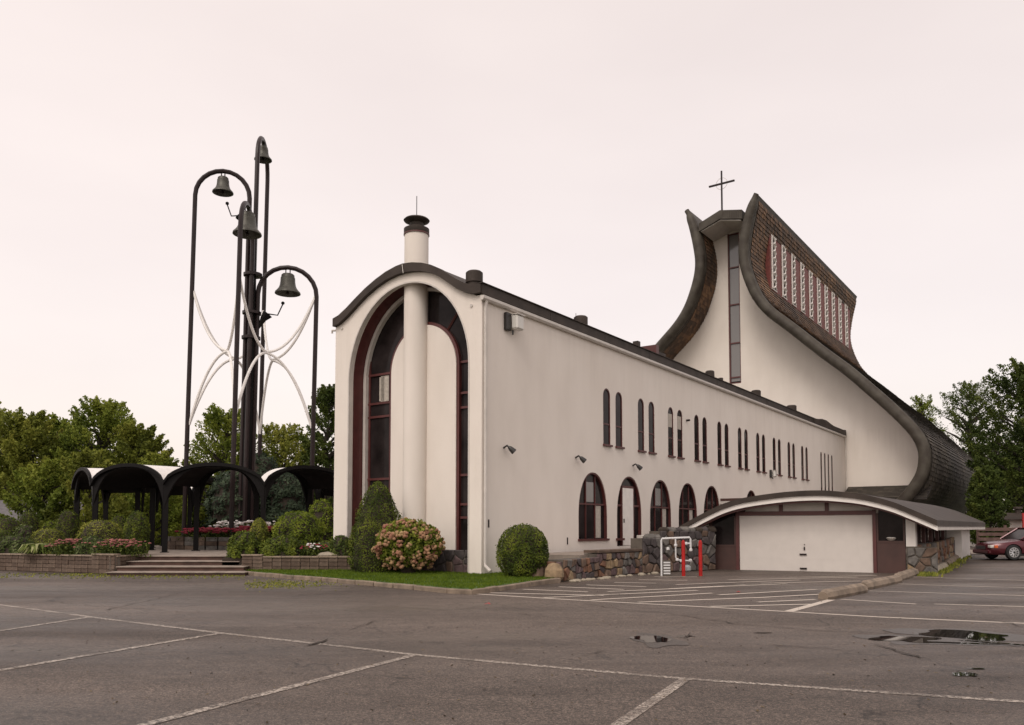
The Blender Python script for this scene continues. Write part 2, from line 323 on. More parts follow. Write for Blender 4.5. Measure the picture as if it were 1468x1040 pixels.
def band(mb, outer, inner, fn, dA, dB):
    """closed-ended strip between two open polylines, extruded in depth"""
    n = len(outer); vs = []
    for a, b in zip(outer, inner): vs += [fn(*a, dA), fn(*a, dB), fn(*b, dB), fn(*b, dA)]
    fs = []
    for i in range(n - 1):
        o = i * 4
        for j in range(4): fs.append((o + j, o + (j + 1) % 4, o + 4 + (j + 1) % 4, o + 4 + j))
    fs += [(0, 1, 2, 3), tuple((n - 1) * 4 + k for k in (3, 2, 1, 0))]
    return mb.add(vs, fs)
def rand_unit():
    while True:
        v = Vector((random.uniform(-1, 1), random.uniform(-1, 1), random.uniform(-1, 1)))
        if .1 < v.length < 1: return v.normalized()
def voro(w, h, nx, ny, jit=.38, seed=1, shrink=.025):
    """rubble: Voronoi cells of a jittered grid inside a w x h rectangle"""
    rnd = random.Random(seed); P = []
    for j in range(ny):
        for i in range(nx):
            P.append(((i + .5 + (.25 if j % 2 else -.25) + rnd.uniform(-jit, jit)) * w / nx, (j + .5 + rnd.uniform(-jit, jit) * .8) * h / ny))
    cells = []
    for a in P:
        poly = [(0, 0), (w, 0), (w, h), (0, h)]
        for b in P:
            if b is a or abs(b[0] - a[0]) > 3 * w / nx or abs(b[1] - a[1]) > 3 * h / ny: continue
            mx, my = (a[0] + b[0]) / 2, (a[1] + b[1]) / 2; nx_, ny_ = b[0] - a[0], b[1] - a[1]; out = []
            for i in range(len(poly)):
                p, q = poly[i], poly[(i + 1) % len(poly)]
                dp = (p[0] - mx) * nx_ + (p[1] - my) * ny_; dq = (q[0] - mx) * nx_ + (q[1] - my) * ny_
                if dp <= 0: out.append(p)
                if (dp < 0 < dq) or (dq < 0 < dp): t = dp / (dp - dq); out.append((p[0] + (q[0] - p[0]) * t, p[1] + (q[1] - p[1]) * t))
            poly = out
            if len(poly) < 3: break
        if len(poly) < 3: continue
        cx = sum(p[0] for p in poly) / len(poly); cy = sum(p[1] for p in poly) / len(poly)
        # drop slivers, shrink for the joints
        poly = [(cx + (p[0] - cx) * (1 - shrink / max(.08, math.hypot(p[0] - cx, p[1] - cy))), cy + (p[1] - cy) * (1 - shrink / max(.08, math.hypot(p[0] - cx, p[1] - cy)))) for p in poly]
        cells.append(poly)
    return cells
def stones_on(parent, cells, fn, proud=.06, seed=3, weights=None):
    rnd = random.Random(seed)
    for poly in cells:
        mb = MB(); n = len(poly); cx = sum(p[0] for p in poly) / n; cy = sum(p[1] for p in poly) / n
        pr = proud * rnd.uniform(.6, 1.4); tl, tm = rnd.uniform(-.1, .1), rnd.uniform(-.1, .1)
        def ring(f, d): return [(cx + (p[0] - cx) * f, cy + (p[1] - cy) * f, d + (0 if d < 0 else (tl * (p[0] - cx) + tm * (p[1] - cy)))) for p in poly]
        rs = [ring(1, -.05), ring(1, pr * .55), ring(.82, pr)]
        vs = [fn(a, b, d) for r in rs for a, b, d in r]; fs = []
        for k in range(2):
            for i in range(n): fs.append((k * n + i, k * n + (i + 1) % n, (k + 1) * n + (i + 1) % n, (k + 1) * n + i))
        fs.append(tuple(2 * n + i for i in range(n)))
        mb.add(vs, fs); mb.build('stone', rnd.choice(weights or STONES), parent)

# ------------------------------------------------------------------ ground, lawn, roads
mb = MB(); mb.add([(-1500, -300, -.35), (1500, -300, -.35), (1500, 2600, -.35), (-1500, 2600, -.35)], [(0, 1, 2, 3)])
tag(mb.build('ground', M['field'], fix=False), kind='structure')
rows = [[(x * .75 - 45, y * .75 - 12, gz(x * .75 - 45, y * .75 - 12)) for x in range(0, 134)] for y in range(0, 106)]
mb = MB().grid(rows); tag(mb.build('parking_lot', M['asphalt'], smooth=True, fix=False), kind='structure')
# light concrete road beyond the parked car
mb = MB(); rows = [[(x, y, gz(x, y) + .02) for x in [14 + k * 2.5 for k in range(20)]] for y in (41, 45, 49)]
mb.grid(rows); tag(mb.build('road', M['tread'], fix=False), kind='structure')

def drape(p, h): return (p[0], p[1], gz(p[0], p[1]) + h)
def stripe(a, b, w=.11, h=.0035, m='paint', name='painted_line'):
    a, b = Vector(a[:2]), Vector(b[:2]); n = max(2, int((b - a).length / .5)); d = (b - a).normalized(); nrm = Vector((-d.y, d.x)) * w / 2
    rows = [[], []]
    for i in range(n + 1):
        p = a.lerp(b, i / n); rows[0].append(drape(p + nrm, h)); rows[1].append(drape(p - nrm, h))
    mb = MB().grid(rows); return tag(mb.build(name, M[m], fix=False), kind='structure')
LA = [(-14.5, 19.6), (-10.59, 16.71), (-7.56, 14.5), (-4.42, 12.3), (-1.22, 10.22), (1.85, 8.63), (4.7, 7.46), (9, 6.0)]
for a, b in zip(LA, LA[1:]): stripe(a, b)
for i, (a, b) in enumerate([((-7.56, 14.5), (-7.95, 12.55)), ((-7.95, 12.55), (-8.6, 9.4)), ((-4.42, 12.3), (-5.74, 9.08)), ((-5.74, 9.08), (-6.9, 6.4)), ((-1.22, 10.22), (-2.97, 6.6)), ((-2.97, 6.6), (-4.2, 4.2)), ((1.85, 8.63), (.85, 6.6)), ((.85, 6.6), (-.1, 4.6))]):
    stripe(a, b, w=.12, h=.005)
LB = [(-0.84, 19.51), (1.02, 18.1), (2.2, 17.35), (3.71, 16.45), (5.29, 15.46), (6.6, 14.55), (7.4, 14.15), (8.5, 13.6), (10.5, 12.7)]
for a, b in zip(LB, LB[1:]): stripe(a, b, .12, m='paint2')
stripe((5.29, 15.46), (7.10, 17.95), .18, .007, 'paint2')
hatch = [((-.55, 19.89), (2.17, 19.09)), ((.29, 21.02), (1.9, 20.2)), ((1.27, 21.94), (2.9, 20.97)), ((2.08, 22.64), (3.65, 21.94)), ((3.0, 23.64), (4.18, 23.26)), ((3.9, 24.81), (5.32, 24.46)),
         ((4.64, 26.3), (6.03, 26.2)), ((.73, 18.45), (4.74, 20.61)), ((1.75, 17.85), (4.9, 19.75)), ((2.7, 17.3), (5.61, 18.51)), ((4.03, 16.4), (6.3, 16.95)), ((5.3, 17.4), (6.77, 18.01)),
         ((4.13, 21.13), (6.53, 22.52)), ((4.9, 19.2), (7.89, 20.87)), ((5.5, 18.4), (7.6, 19.5)), ((2.4, 20.2), (7.8, 22.9)), ((4.6, 22.6), (8.8, 24.6)), ((7.14, 23.13), (10.48, 24.2)), ((6.6, 24.6), (11.2, 26.1)), ((8.9, 25.95), (12.2, 26.96))]
for i, (a, b) in enumerate(hatch): stripe(a, b, .13, .0035 + .0003 * i, 'paint2')
for a, b in [((7.37, 18.09), (8.49, 16.96)), ((8.87, 16.96), (12.5, 15.5)), ((9.06, 20.43), (11.07, 19.46)), ((11.07, 19.46), (14.5, 17.9)), ((11.05, 23.06), (12.04, 22.36)), ((12.04, 22.36), (17, 19.9)), ((13.07, 26.41), (14.75, 25.01)), ((14.75, 25.01), (20, 21.9))]:
    stripe(a, b, .11, .005, 'paint2')
def blob(cx, cy, rx, ry, rot, seed, n=26, h=.007):
    rnd = random.Random(seed); out = []
    for i in range(n):
        a = 2 * math.pi * i / n; k = 1 + .35 * noise.noise(Vector((math.cos(a) * 1.3 + seed, math.sin(a) * 1.3, 0))) * 1.6 + rnd.uniform(-.06, .06)
        x, y = rx * k * math.cos(a), ry * k * math.sin(a); out.append(drape((cx + x * math.cos(rot) - y * math.sin(rot), cy + x * math.sin(rot) + y * math.cos(rot)), h))
    zz = max(p[2] for p in out); return [(p[0], p[1], zz) for p in out]
for k, (u, v, rx, ry, rot) in enumerate([(1383, 911, .66, .52, -.9), (1432, 923, .45, .08, -.7), (1298, 917, .42, .36, -.2), (1355, 922, .6, .07, -.3), (936, 917, .25, .42, 0), (913, 915, .05, .07, 0), (982, 913, .16, .05, .3), (1383, 968, .12, .14, 0), (1095, 908, .14, .04, 0), (1400, 960, .10, .035, 0)]):
    g = gnd(u, v); p = blob(g.x, g.y, rx, ry, rot, k + 3); mb = MB(); mb.add(p, [tuple(range(len(p)))])
    tag(mb.build('puddle', M['water'], fix=False), kind='structure')
    if rx > .2: p = blob(g.x + .05, g.y - .05, rx * 1.35, ry * 1.7, rot, k + 5, 40, .003); mb = MB(); mb.add(p, [tuple(range(len(p)))]); tag(mb.build('damp_patch', M['damp'], fix=False), kind='structure')
def crack(pts, w=.02, seed=1):
    rnd = random.Random(seed); P = [gnd(u, v) for u, v in pts]; out = []
    for a, b in zip(P, P[1:]):
        n = max(2, int((b - a).length / .18))
        for i in range(n): q = a.lerp(b, i / n); out.append(q + Vector((rnd.uniform(-.04, .04), rnd.uniform(-.06, .06), 0)))
    out.append(P[-1]); rows = [[], []]
    for i, p in enumerate(out):
        d = (out[min(i + 1, len(out) - 1)] - out[max(i - 1, 0)]).normalized(); nrm = Vector((-d.y, d.x, 0)) * w * rnd.uniform(.35, 1.2) * (.2 if i in (0, len(out) - 1) else 1)
        rows[0].append(drape(p + nrm, .014)); rows[1].append(drape(p - nrm, .014))
    tag(MB().grid(rows).build('asphalt_crack', M['soil'], fix=False), kind='structure')
for k, (pp, w) in enumerate([([(437, 927), (455, 923), (470, 917)], .03), ([(840, 867), (900, 876), (960, 880), (1060, 896), (1180, 905), (1250, 908)], .013), ([(1100, 925), (1180, 931), (1250, 937)], .014), ([(1255, 925), (1290, 935), (1320, 945)], .022),
                          ([(1380, 917), (1420, 922), (1468, 930)], .03), ([(730, 880), (800, 887), (860, 889)], .012), ([(490, 873), (560, 870), (640, 876), (700, 870)], .012), ([(980, 916), (990, 908)], .02), ([(835, 942), (868, 933)], .012),
                          ([(1405, 888), (1440, 892), (1468, 900)], .02), ([(0, 830), (30, 826), (55, 824)], .02), ([(60, 862), (180, 873), (300, 880)], .008), ([(150, 876), (230, 858), (260, 850)], .010), ([(500, 905), (540, 890)], .01)]):
    crack(pp, w, k)

# raised lawn with kerb
lawn = [gnd(u, v) for u, v in [(345, 824), (420, 831), (460, 834), (592, 846), (640, 851)]] + [Vector((-.95, 19.35, 0)), Vector((-.55, 19.85, 0))] + [gnd(u, v) for u, v in [(715, 848), (760, 841), (804.6, 835.4)]]
inner = []
for i, p in enumerate(lawn):
    a = lawn[max(i - 1, 0)]; b = lawn[min(i + 1, len(lawn) - 1)]; d = (b - a).normalized(); inner.append(p + Vector((-d.y, d.x, 0)) * .16)
kerbroot = thing('kerb', 'low weathered concrete kerb bending around the front of the lawn', 'kerb')
for i in range(len(lawn) - 1):
    a0, b0, a1, b1_ = lawn[i], lawn[i + 1], inner[i], inner[i + 1]; n = max(1, round((b0 - a0).length / 1.0))
    for k in range(n):
        t0, t1 = k / n + .006, (k + 1) / n - .006; q = [a0.lerp(b0, t0), a0.lerp(b0, t1), a1.lerp(b1_, t1), a1.lerp(b1_, t0)]; zt = .125 + random.uniform(-.012, .012)
        mb = MB(); mb.add([(p.x, p.y, -.05) for p in q] + [(p.x, p.y, zt) for p in q], [(0, 1, 2, 3), (4, 5, 6, 7), (0, 1, 5, 4), (1, 2, 6, 5), (2, 3, 7, 6), (3, 0, 4, 7)])
        mb.build('kerbstone', M['kerb'], kerbroot, bevel=.02)
lp = inner + [Vector((1.9, 25.6, 0)), Vector((2.5, 31, 0)), Vector((-8, 32, 0)), Vector((-9.3, 28.6, 0))]
mb = MB(); mb.prism([(p.x, p.y) for p in lp], lambda a, b, d: (a, b, d), -.05, .12); tag(mb.build('lawn', M['grass']), kind='structure')
poly = [(p.x, p.y) for p in lp]; mb = MB(); mb.t = []
while len(mb.f) < 26000:
    x, y = random.uniform(-9.4, 2), random.uniform(19, 29)
    if not pip(x, y, poly): continue
    if (y - CW.y) * d2.y + (x - CW.x) * d2.x > .2 and (x - CW.x) * d1.x + (y - CW.y) * d1.y < 0: continue
    h = random.uniform(.03, .075); a = random.uniform(0, 6.28); w = .012; dx, dy = random.uniform(-.03, .03), random.uniform(-.03, .03)
    mb.add([(x - w * math.cos(a), y - w * math.sin(a), .115), (x + w * math.cos(a), y + w * math.sin(a), .115), (x + dx, y + dy, .12 + h)], [(0, 1, 2)]); mb.t.append(min(1, max(0, .5 + .4 * noise.noise(Vector((x, y, 0)) * 1.5) + random.uniform(-.3, .3))))
tag(mb.build('grass', M['grassblade'], fix=False), 'short bright green grass on the raised lawn', 'grass', kind='stuff')
# weeds and leaf litter along the foot of the planter wall
mb = MB(); mb.t = []
for _ in range(2600):
    u = random.choice([random.uniform(0, 350), random.uniform(100, 350), random.gauss(400, 40)]); v = 823 + abs(random.gauss(0, 3.2)) if u < 350 else random.gauss(838, 3)
    g = gnd(u, v); r = random.uniform(.015, .04); a = random.uniform(0, 3.14)
    mb.add([(g.x - r * math.cos(a), g.y - r * math.sin(a), .008), (g.x + r * math.cos(a), g.y + r * math.sin(a), .01), (g.x + r * .5, g.y, .02 + r * random.uniform(0, 1.2))], [(0, 1, 2)]); mb.t.append(random.random())
tag(mb.build('leaf_litter', M['leaf_olive'], fix=False), 'fallen leaves and weeds lying on the asphalt by the steps', 'leaf litter', kind='stuff')

mb = MB(); mb.t = []
for _ in range(900):
    y = random.uniform(5.5, 24); x = random.uniform(-.62, .62) * y
    if pip(x, y, poly): continue
    rr = random.uniform(.008, .03); a = random.uniform(0, 3.14); z = gz(x, y) + .006
    mb.add([(x - rr * math.cos(a), y - rr * math.sin(a), z), (x + rr * math.sin(a) * .6, y - rr * math.cos(a) * .6, z + .004), (x + rr * math.cos(a), y + rr * math.sin(a), z + .01), (x - rr * math.sin(a) * .5, y + rr * .5, z + .003)], [(0, 1, 2, 3)]); mb.t.append(random.random())
tag(mb.build('scattered_grit', M['leaf_grit'], fix=False), 'small leaves and grit scattered over the car park', 'grit', kind='stuff')
o = MB().add([(-.07, 0, .01), (.0, -.03, .04), (.07, .0, .012), (.03, .05, .05), (-.04, .04, .03)], [(0, 1, 2, 3, 4)]).build('leaf', M['redlight'], loc=gnd(699, 868) + Vector((0, 0, gz(-.5, 16.5)))); tag(o, 'single red leaf lying on the asphalt before the lawn kerb', 'leaf')
o = MB().add([(-.06, 0, .01), (.0, -.03, .03), (.06, .0, .012), (.03, .04, .04)], [(0, 1, 2, 3)]).build('leaf', M['redlight'], loc=gnd(1058, 850)); tag(o, 'small red leaf on the hatched area before the garage door', 'leaf')
# ------------------------------------------------------------------ the long wing (local x = outward from long wall, y = along it)
wing = thing('church_wing', 'long low white stucco church wing with rows of narrow arched windows and ogee roof', 'building', CW, -AX)
WL = 49.24
fl = lambda t, z, d: (-d, t, z)                     # long wall
fg = lambda q, z, d: (-q, d, z)                     # gable end
pairs = [8.92 + 3.13 * k for k in range(10)]
slits = [41.5, 42.55, 43.6, 44.65]
archc = [7.24 + 3.12 * k for k in range(5)] + [25.86]
holes = []
for c in pairs:
    for s in (-.53, .53): holes.append(arch_poly(c + s, .31, 4.99, 6.98, 7.30, 10))
for c in slits: holes.append(arch_poly(c, .24, 4.0, 7.02, 7.26, 6))
for i, c in enumerate(archc): holes.append(arch_poly(c, 1.15, .84 if i == 1 else 1.17, 2.05, 3.79, 20, 2.15))
mb = MB(); plate(mb, [(0.0, -.3), (WL, -.3), (WL, 9.18), (0, 9.18)], holes, fl, .25); mb.build('wall', M['stucco'], wing)
# gable end with the big arched recess
ftop = [(6.91, 9.41), (6.6, 9.49), (6.19, 9.70), (5.71, 9.99), (5.23, 10.26), (4.7, 10.50), (4.2, 10.68), (3.7, 10.79), (3.38, 10.82), (2.95, 10.78), (2.5, 10.68), (2.08, 10.53), (1.66, 10.31), (1.25, 10.03), (.95, 9.83), (.61, 9.64), (.3, 9.52), (-.06, 9.49)]
fbot = [(a, b - .30 - .02 * math.sin(i)) for i, (a, b) in enumerate(ftop)]
outl = [(6.9, -.3), (.26, -.3)] + [(.26, 9.2)] + [p for p in fbot[::-1] if .26 < p[0] < 6.9] + [(6.9, 9.1)]
OP = dict(c=3.35, hw=2.85, zs=7.0, zt=10.19)
mb = MB(); plate(mb, outl, [arch_poly(OP['c'], OP['hw'], .12, OP['zs'], OP['zt'], 30)], fg, .25); mb.build('gable_wall', M['stucco'], wing)
mb = MB(); mb.box(-.26, -.002, .002, .25, -.3, 9.17); mb.box(-6.9, -6.65, .26, WL, -.3, 9.1); mb.build('wall', M['stucco'], wing)
def openstrip(c, hw, z0, zs, zt, n=30): return [(c + hw, z0)] + arch_pts(c, hw, zs, zt, n) + [(c - hw, z0)]
mb = MB(); band(mb, openstrip(3.35, 2.95, .12, 7.0, 10.29), openstrip(3.35, 2.852, .12, 7.0, 10.192), fg, .25, .9); mb.build('arch_reveal', M['maroon'], wing)
mb = MB(); band(mb, openstrip(3.35, 2.83, .12, 7.0, 10.17), openstrip(3.35, 2.70, .12, 7.0, 10.04), fg, .74, .90); mb.build('arch_rib', M['trim'], wing)
mb = MB(); band(mb, openstrip(3.35, 2.852, .12, 7.0, 10.192), openstrip(3.35, 2.80, .12, 7.0, 10.14), fg, -.015, .16); mb.build('arch_rib', M['trim'], wing)
gw = MB(); gw.prism(openstrip(3.35, 2.9, .12, 7.0, 10.24), fg, .92, 1.0); gwo = gw.build('tall_window', M['glass'], wing); tag(gwo, 'tall dark arched window with maroon rails')
for z in (1.95, 2.4, 3.4, 5.72, 6.22, 7.30):
    for a, b in ((.66, 1.66), (4.92, 6.04)):
        MB().box(-b, -a, .86, .915, z - .04, z + .04).build('mullion', M['maroon'], gwo)
for a in (.66, 5.98):
    zz = 8.2 if a in (5.98, .66) else 8.9
    MB().box(-a - .04, -a + .04, .868, .917, .85, zz).build('mullion', M['maroon'], gwo)
for q0, z0, q1, z1 in ((2.2, 8.5, 1.3, 9.6),):
    MB().tube([(-q0, .89, z0), (-q1, .89, z1)], .05, 4).build('mullion', M['maroon'], gwo)
for a, b, z0, z1 in ((5.02, 5.42, 6.28, 7.24), (.8, 1.15, 5.78, 6.15), (5.25, 5.5, 6.3, 7.2)):
    MB().box(-b, -a, .906, .918, z0, z1).build('curtain', M['curtain'], gwo)
QC = 3.43
KH = openstrip(3.22, 1.53, .82, 7.2, 8.80)
mb = MB(); mb.prism(KH, fg, .75, .95); mb.build('inner_wall', M['stucco'], wing)
mb = MB(); band(mb, openstrip(3.22, 1.64, .82, 7.2, 8.91), openstrip(3.22, 1.535, .82, 7.2, 8.805), fg, .79, .93); mb.build('arch_trim', M['maroon'], wing)
mb = MB(); mb.lathe([(.43, .5), (.43, 12.1)], 28, (-QC, .62, 0)); ch = mb.build('chimney', M['stucco'], wing, smooth=True)
MB().lathe([(.445, 12.10), (.455, 12.12), (.455, 12.28), (.34, 12.34), (.25, 12.38), (.25, 12.50), (.44, 12.56), (.47, 12.60), (.42, 12.65), (.08, 12.69)], 24, (-QC, .62, 0)).build('chimney_cap', M['dark'], ch, smooth=True)
MB().lathe([(.462, 12.050), (.462, 12.099)], 24, (-QC, .62, 0)).build('collar', M['maroon'], ch)
MB().tube([(-QC, .62, 12.66), (-QC, .62, 13.500)], .014, 5).build('lightning_rod', M['mast'], ch)
# stone base under the recess
MB().box(-6.15, -.55, .30, .55, -.2, .80).build('base_wall', M['mortar'], wing)
stones_on(wing, voro(5.55, .78, 13, 3, seed=5), lambda a, b, d: (-.57 - a, .30 - d, .10 + b), .05, 6, [STONES[2], STONES[0], STONES[5], STONES[2]])
# roof: front fascia band, roof shell, parapet, gutter
band(MB(), ftop, fbot, fg, -.16, .02).build('fascia', M['dark'], wing)
mb = MB(); band(mb, [(a, b - .02) for a, b in ftop], [(a, b + .12) for a, b in fbot], fg, .022, WL - .05); mb.build('roof', M['dark'], wing)
mb = MB()
for k in range(12):
    t0 = -.1 + k * 4.11; mb = MB().box(.012, .085, t0 + .012, t0 + 4.10, 9.19, 9.52); mb.build('parapet_panel', M['dark'], wing)
MB().box(-.02, .14, -.14, WL - .3, 9.52, 9.545).build('coping', M['dark'], wing)
hump = [(39.3, 9.5), (40.5, 9.60), (41.5, 9.72), (42.8, 9.74), (44.2, 9.60), (45.7, 9.50), (47.2, 9.50), (48.9, 9.62), (48.9, 9.2), (39.3, 9.2)]
MB().prism(hump, fl, -.135, -.09).build('parapet_panel', M['dark'], wing)
gut = [(0, 9.13), (.15, 9.13), (.15, 9.04), (.10, 8.98), (.0, 8.98)]
MB().prism(gut, lambda a, b, d: (a + .006, d, b), -.1, WL - .25).build('gutter', M['trim'], wing)
dp = MB(); dp.tube([(.10, .12, 8.98), (.06, .12, 8.8), (.06, .12, .55), (.09, .10, .38), (.42, -.06, .22)], .055, 8); dp.build('downpipe', M['trim'], wing, smooth=True)
MB().tube([(.07, 48.9, 8.98), (.07, 48.9, 4)], .05, 6).build('downpipe', M['trim'], wing)
# windows
fmU = MB(); hw, z0, zs, zt = .308, 4.995, 6.98, 7.295
band(fmU, openstrip(0, hw, z0, zs, zt, 10), openstrip(0, hw - .045, z0, zs, zt - .045, 10), fl, .012, .10)
fmU.box(-.05, -.02, -.24, .24, 5.80, 5.86); fmU = fmU.mesh('window', M['maroon'])
pnU = [MB().prism(openstrip(0, hw - .05, 5.87, zs, zt - .05, 10), fl, .045, .055).mesh('pane', M['glass']), MB().box(-.055, -.045, -.235, .235, 5.0, 5.79).mesh('pane', M['glass'])]
slU = MB().box(-.12, .09, -.35, .35, 4.91, 4.99).mesh('sill', M['maroon'])
blU = MB().box(-.044, -.036, -.225, .225, 6.35, 6.98).mesh('blind', M['curtain'])
for i, c in enumerate(pairs):
    for s in (-.53, .53):
        w = link('window', fmU, wing, (0, c + s, 0))
        for p in pnU: link('pane', p, w)
        link('sill', slU, w)
        if i == 2: link('blind', blU, w); tag(w, 'narrow arched window with pale blind in its upper pane')
fmS = MB(); band(fmS, openstrip(0, .235, 4.0, 7.02, 7.255, 8), openstrip(0, .19, 4.0, 7.02, 7.21, 8), fl, .01, .08); fmS = fmS.mesh('slit_window', M['maroon'])
pnS = MB().prism(openstrip(0, .19, 4.0, 7.02, 7.21, 8), fl, .03, .04).mesh('pane', M['glass'])
for c in slits: w = link('slit_window', fmS, wing, (0, c, 0)); link('pane', pnS, w)
def ostr2(c, hw, z0, zs, zt, n=20): return [(c + hw, z0)] + arch_pts(c, hw, zs, zt, n, 2.15) + [(c - hw, z0)]
def big_arch(c, i):
    z0 = .84 if i == 1 else 1.17; rt = 1.145
    f = MB(); band(f, ostr2(c, rt, z0, 2.05, 3.785), ostr2(c, rt - .06, z0, 2.05, 3.725), fl, .02, .15)
    if i != 1:
        f.box(-.145, -.075, c - 1.09, c + 1.09, 2.50, 2.56); f.box(-.142, -.078, c - .46, c - .42, 1.17, 3.6); f.box(-.142, -.078, c + .27, c + .31, 1.17, 3.66)
        w = f.build('arched_window', M['maroon'], wing); 
        P = ostr2(c, rt - .05, 1.18, 2.05, 3.73)
        MB().prism(P, fl, .13, .14).build('pane', M['glass'], w)
        MB().box(-.125, -.11, c + .36, c + .78, 1.2, 2.48).build('curtain', M['curtain'], w)
        if i in (0, 2): MB().box(-.125, -.11, c - .38, c + .2, 2.62, 3.4).build('curtain', M['glasslt'], w)
        MB().box(-.12, .07, c - 1.2, c + 1.2, 1.09, 1.17).build('sill', M['maroon'], w)
    else:
        w = f.build('door_surround', M['maroon'], wing)
        MB().prism(ostr2(c, rt - .05, .86, 2.05, 3.73), fl, .15, .16).build('pane', M['glass'], w)
        mb = MB(); mb.box(-.145, -.05, c - .62, c - .54, .85, 3.38); mb.box(-.145, -.05, c + .42, c + .52, .85, 3.38); mb.box(-.145, -.05, c - .62, c + .52, 3.29, 3.38); mb.box(-.14, -.07, c - 1.07, c - .62, 2.5, 2.58); mb.box(-.14, -.07, c + .52, c + 1.07, 2.5, 2.58)
        mb.build('door_frame', M['maroon'], w)
        d = MB().box(-.10, -.04, c - .54, c + .42, .86, 3.28).build('door', M['white'], wing, bevel=.006)
        MB().box(-.04, -.01, c - .50, c - .45, 1.82, 1.98).build('handle', M['mast'], d)
        MB().box(-.12, .09, c - 1.26, c - .63, 1.08, 1.17).build('sill', M['maroon'], w)
        MB().box(.004, .30, c + .60, c + 1.15, .72, 1.28).build('meter_box', M['trim'], wing, bevel=.02)
for i, c in enumerate(archc): big_arch(c, i)
# stucco apron below the first landing, small fittings
for y, z in ((.37, 1.74), (5.25, 1.11)): MB().box(.002, .03, y - .02, y + .02, z - .13, z + .13).build('cable_clip', M['mast'], wing)
MB().tube([(.0, 16.5, 6.87), (.18, 16.5, 6.87)], .05, 8).build('vent_pipe', M['mast'], wing)
for q, z in ((6.55, 9.02), (.42, 8.88)): MB().lathe([(.05, 0), (.05, .04)], 10).build('vent_plug', M['trim'], wing, loc=(-q, 0, z)).rotation_euler = (R_(90), 0, 0)
MB().tube([(-6.9, .05, 9.0), (-7.12, .02, 9.02), (-7.12, .02, 8.92)], .04, 8).build('gutter_outlet', M['trim'], wing)
MB().tube([(-3.38, -.17, 10.78), (-3.3, -.2, 10.45)], .012, 4).build('cable', M['trim'], wing)
def flood(y, z):
    m = MB(); m.tube([(0, y, z + .05), (.14, y, z + .12), (.22, y + .05, z + .03)], .035, 8); f = m.build('floodlight', M['hood'], wing)
    m = MB(); a = Vector((.18, y + .04, z + .08)); b = Vector((.32, y + .16, z - .09)); m.tube([a, a.lerp(b, .3), a.lerp(b, .8), b], [.045, .08, .10, .11], 12); m.build('hood', M['hood'], f, smooth=True)
    d = (b - a).normalized(); m = MB(); m.tube([b, b + d * .015], .09, 12); m.build('lens', M['glasslt'], f)
for y in (1.21, 5.88, 10.67): flood(y, 4.22)
def wallpack(y, z, s):
    l = MB().box(.002, .14 * s, y - .30 * s, y - .02, z - .30 * s, z + .30 * s).build('wall_lantern', M['hood'], wing, bevel=.02)
    MB().box(.10, .36 * s, y - .012, y + .42 * s, z - .24 * s, z + .26 * s).build('lens', M['lampglass'], l, bevel=.05)
    MB().box(.10, .39 * s, y - .02, y + .44 * s, z + .261 * s, z + .29 * s).build('visor', M['trim'], l)
    MB().tube([(.1, y + .1, z - .24 * s), (.1, y + .1, z - .40 * s)], .03, 6).build('sensor', M['hood'], l)
wallpack(1.5, 8.56, 1.0); wallpack(29.5, 4.95, .8)
for k, (t, w, bx) in enumerate([(.62, .26, 0), (7.69, .26, 0), (12.75, .13, 1), (21.7, .22, 0), (29.4, .26, 0), (37.0, .30, 0)]):
    if bx: MB().box(-.8 - w, -.8 + w, t - w, t + w, 9.4, 10.18).build('roof_vent', M['dark'], wing)
    else: MB().lathe([(w * .95, 9.3), (w * .95, 9.85), (w * 1.12, 9.86), (w * 1.12, 10.2), (w * .9, 10.25)], 18, (-.8, t, 0)).build('roof_vent', M['dark'], wing, smooth=True)
MB().box(-1.3, -.5, 14.2, 14.5, 9.4, 10.28).build('roof_vent', M['maroon'], wing); MB().box(-1.1, -.6, 14.5, 15.5, 9.4, 10.05).build('roof_vent', M['dark'], wing)
MB().lathe([(.14, 9.4), (.14, 10.0)], 10, (-.6, 22.8, 0)).build('roof_vent', M['dark'], wing)
MB().tube([(-.5, 6.8, 9.4), (-.5, 6.8, 10.15)], .012, 4).build('lightning_rod', M['mast'], wing)
# small porch roof between the wing and the garage
MB().box(.0, 3.3, 20.9, 24.5, 3.02, 3.16).build('porch_roof', M['brown'], wing); MB().box(-.0, 3.2, 20.8, 24.3, 2.86, 3.01).build('porch_fascia', M['trim'], wing)

# ------------------------------------------------------------------ the church nave (local x across the front, y along the nave)
nave = thing('church', 'tall church nave with sweeping ski-jump roof, white front and lattice windows', 'church', CHP, -AX)
SC = -9.22
INN = [(3.02, 30.12), (2.86, 29.9), (2.39, 29.1), (1.95, 27.8), (1.66, 26.5), (1.55, 25.3), (1.68, 23.9), (2.15, 22.3), (2.83, 20.8), (3.88, 19.4), (5.8, 17.6), (8.14, 15.35), (9.9, 13.75), (11.3, 12.3), (12.98, 10.5), (14.35, 8.85), (14.92, 7.8), (15.06, 6.9), (14.9, 5.85), (14.38, 4.88), (13.6, 3.9), (12.7, 2.9), (11.8, 1.6), (11.3, 0), (11.2, -.5)]
cin = smooth_curve(INN, 104)
cout = []
for i, p in enumerate(cin):
    a = cin[max(i - 1, 0)]; b = cin[min(i + 1, len(cin) - 1)]; t = (b - a).normalized(); n = Vector((-t.y, t.x))
    if n.x < 0 and i < 60: n = -n
    cout.append((p, n))
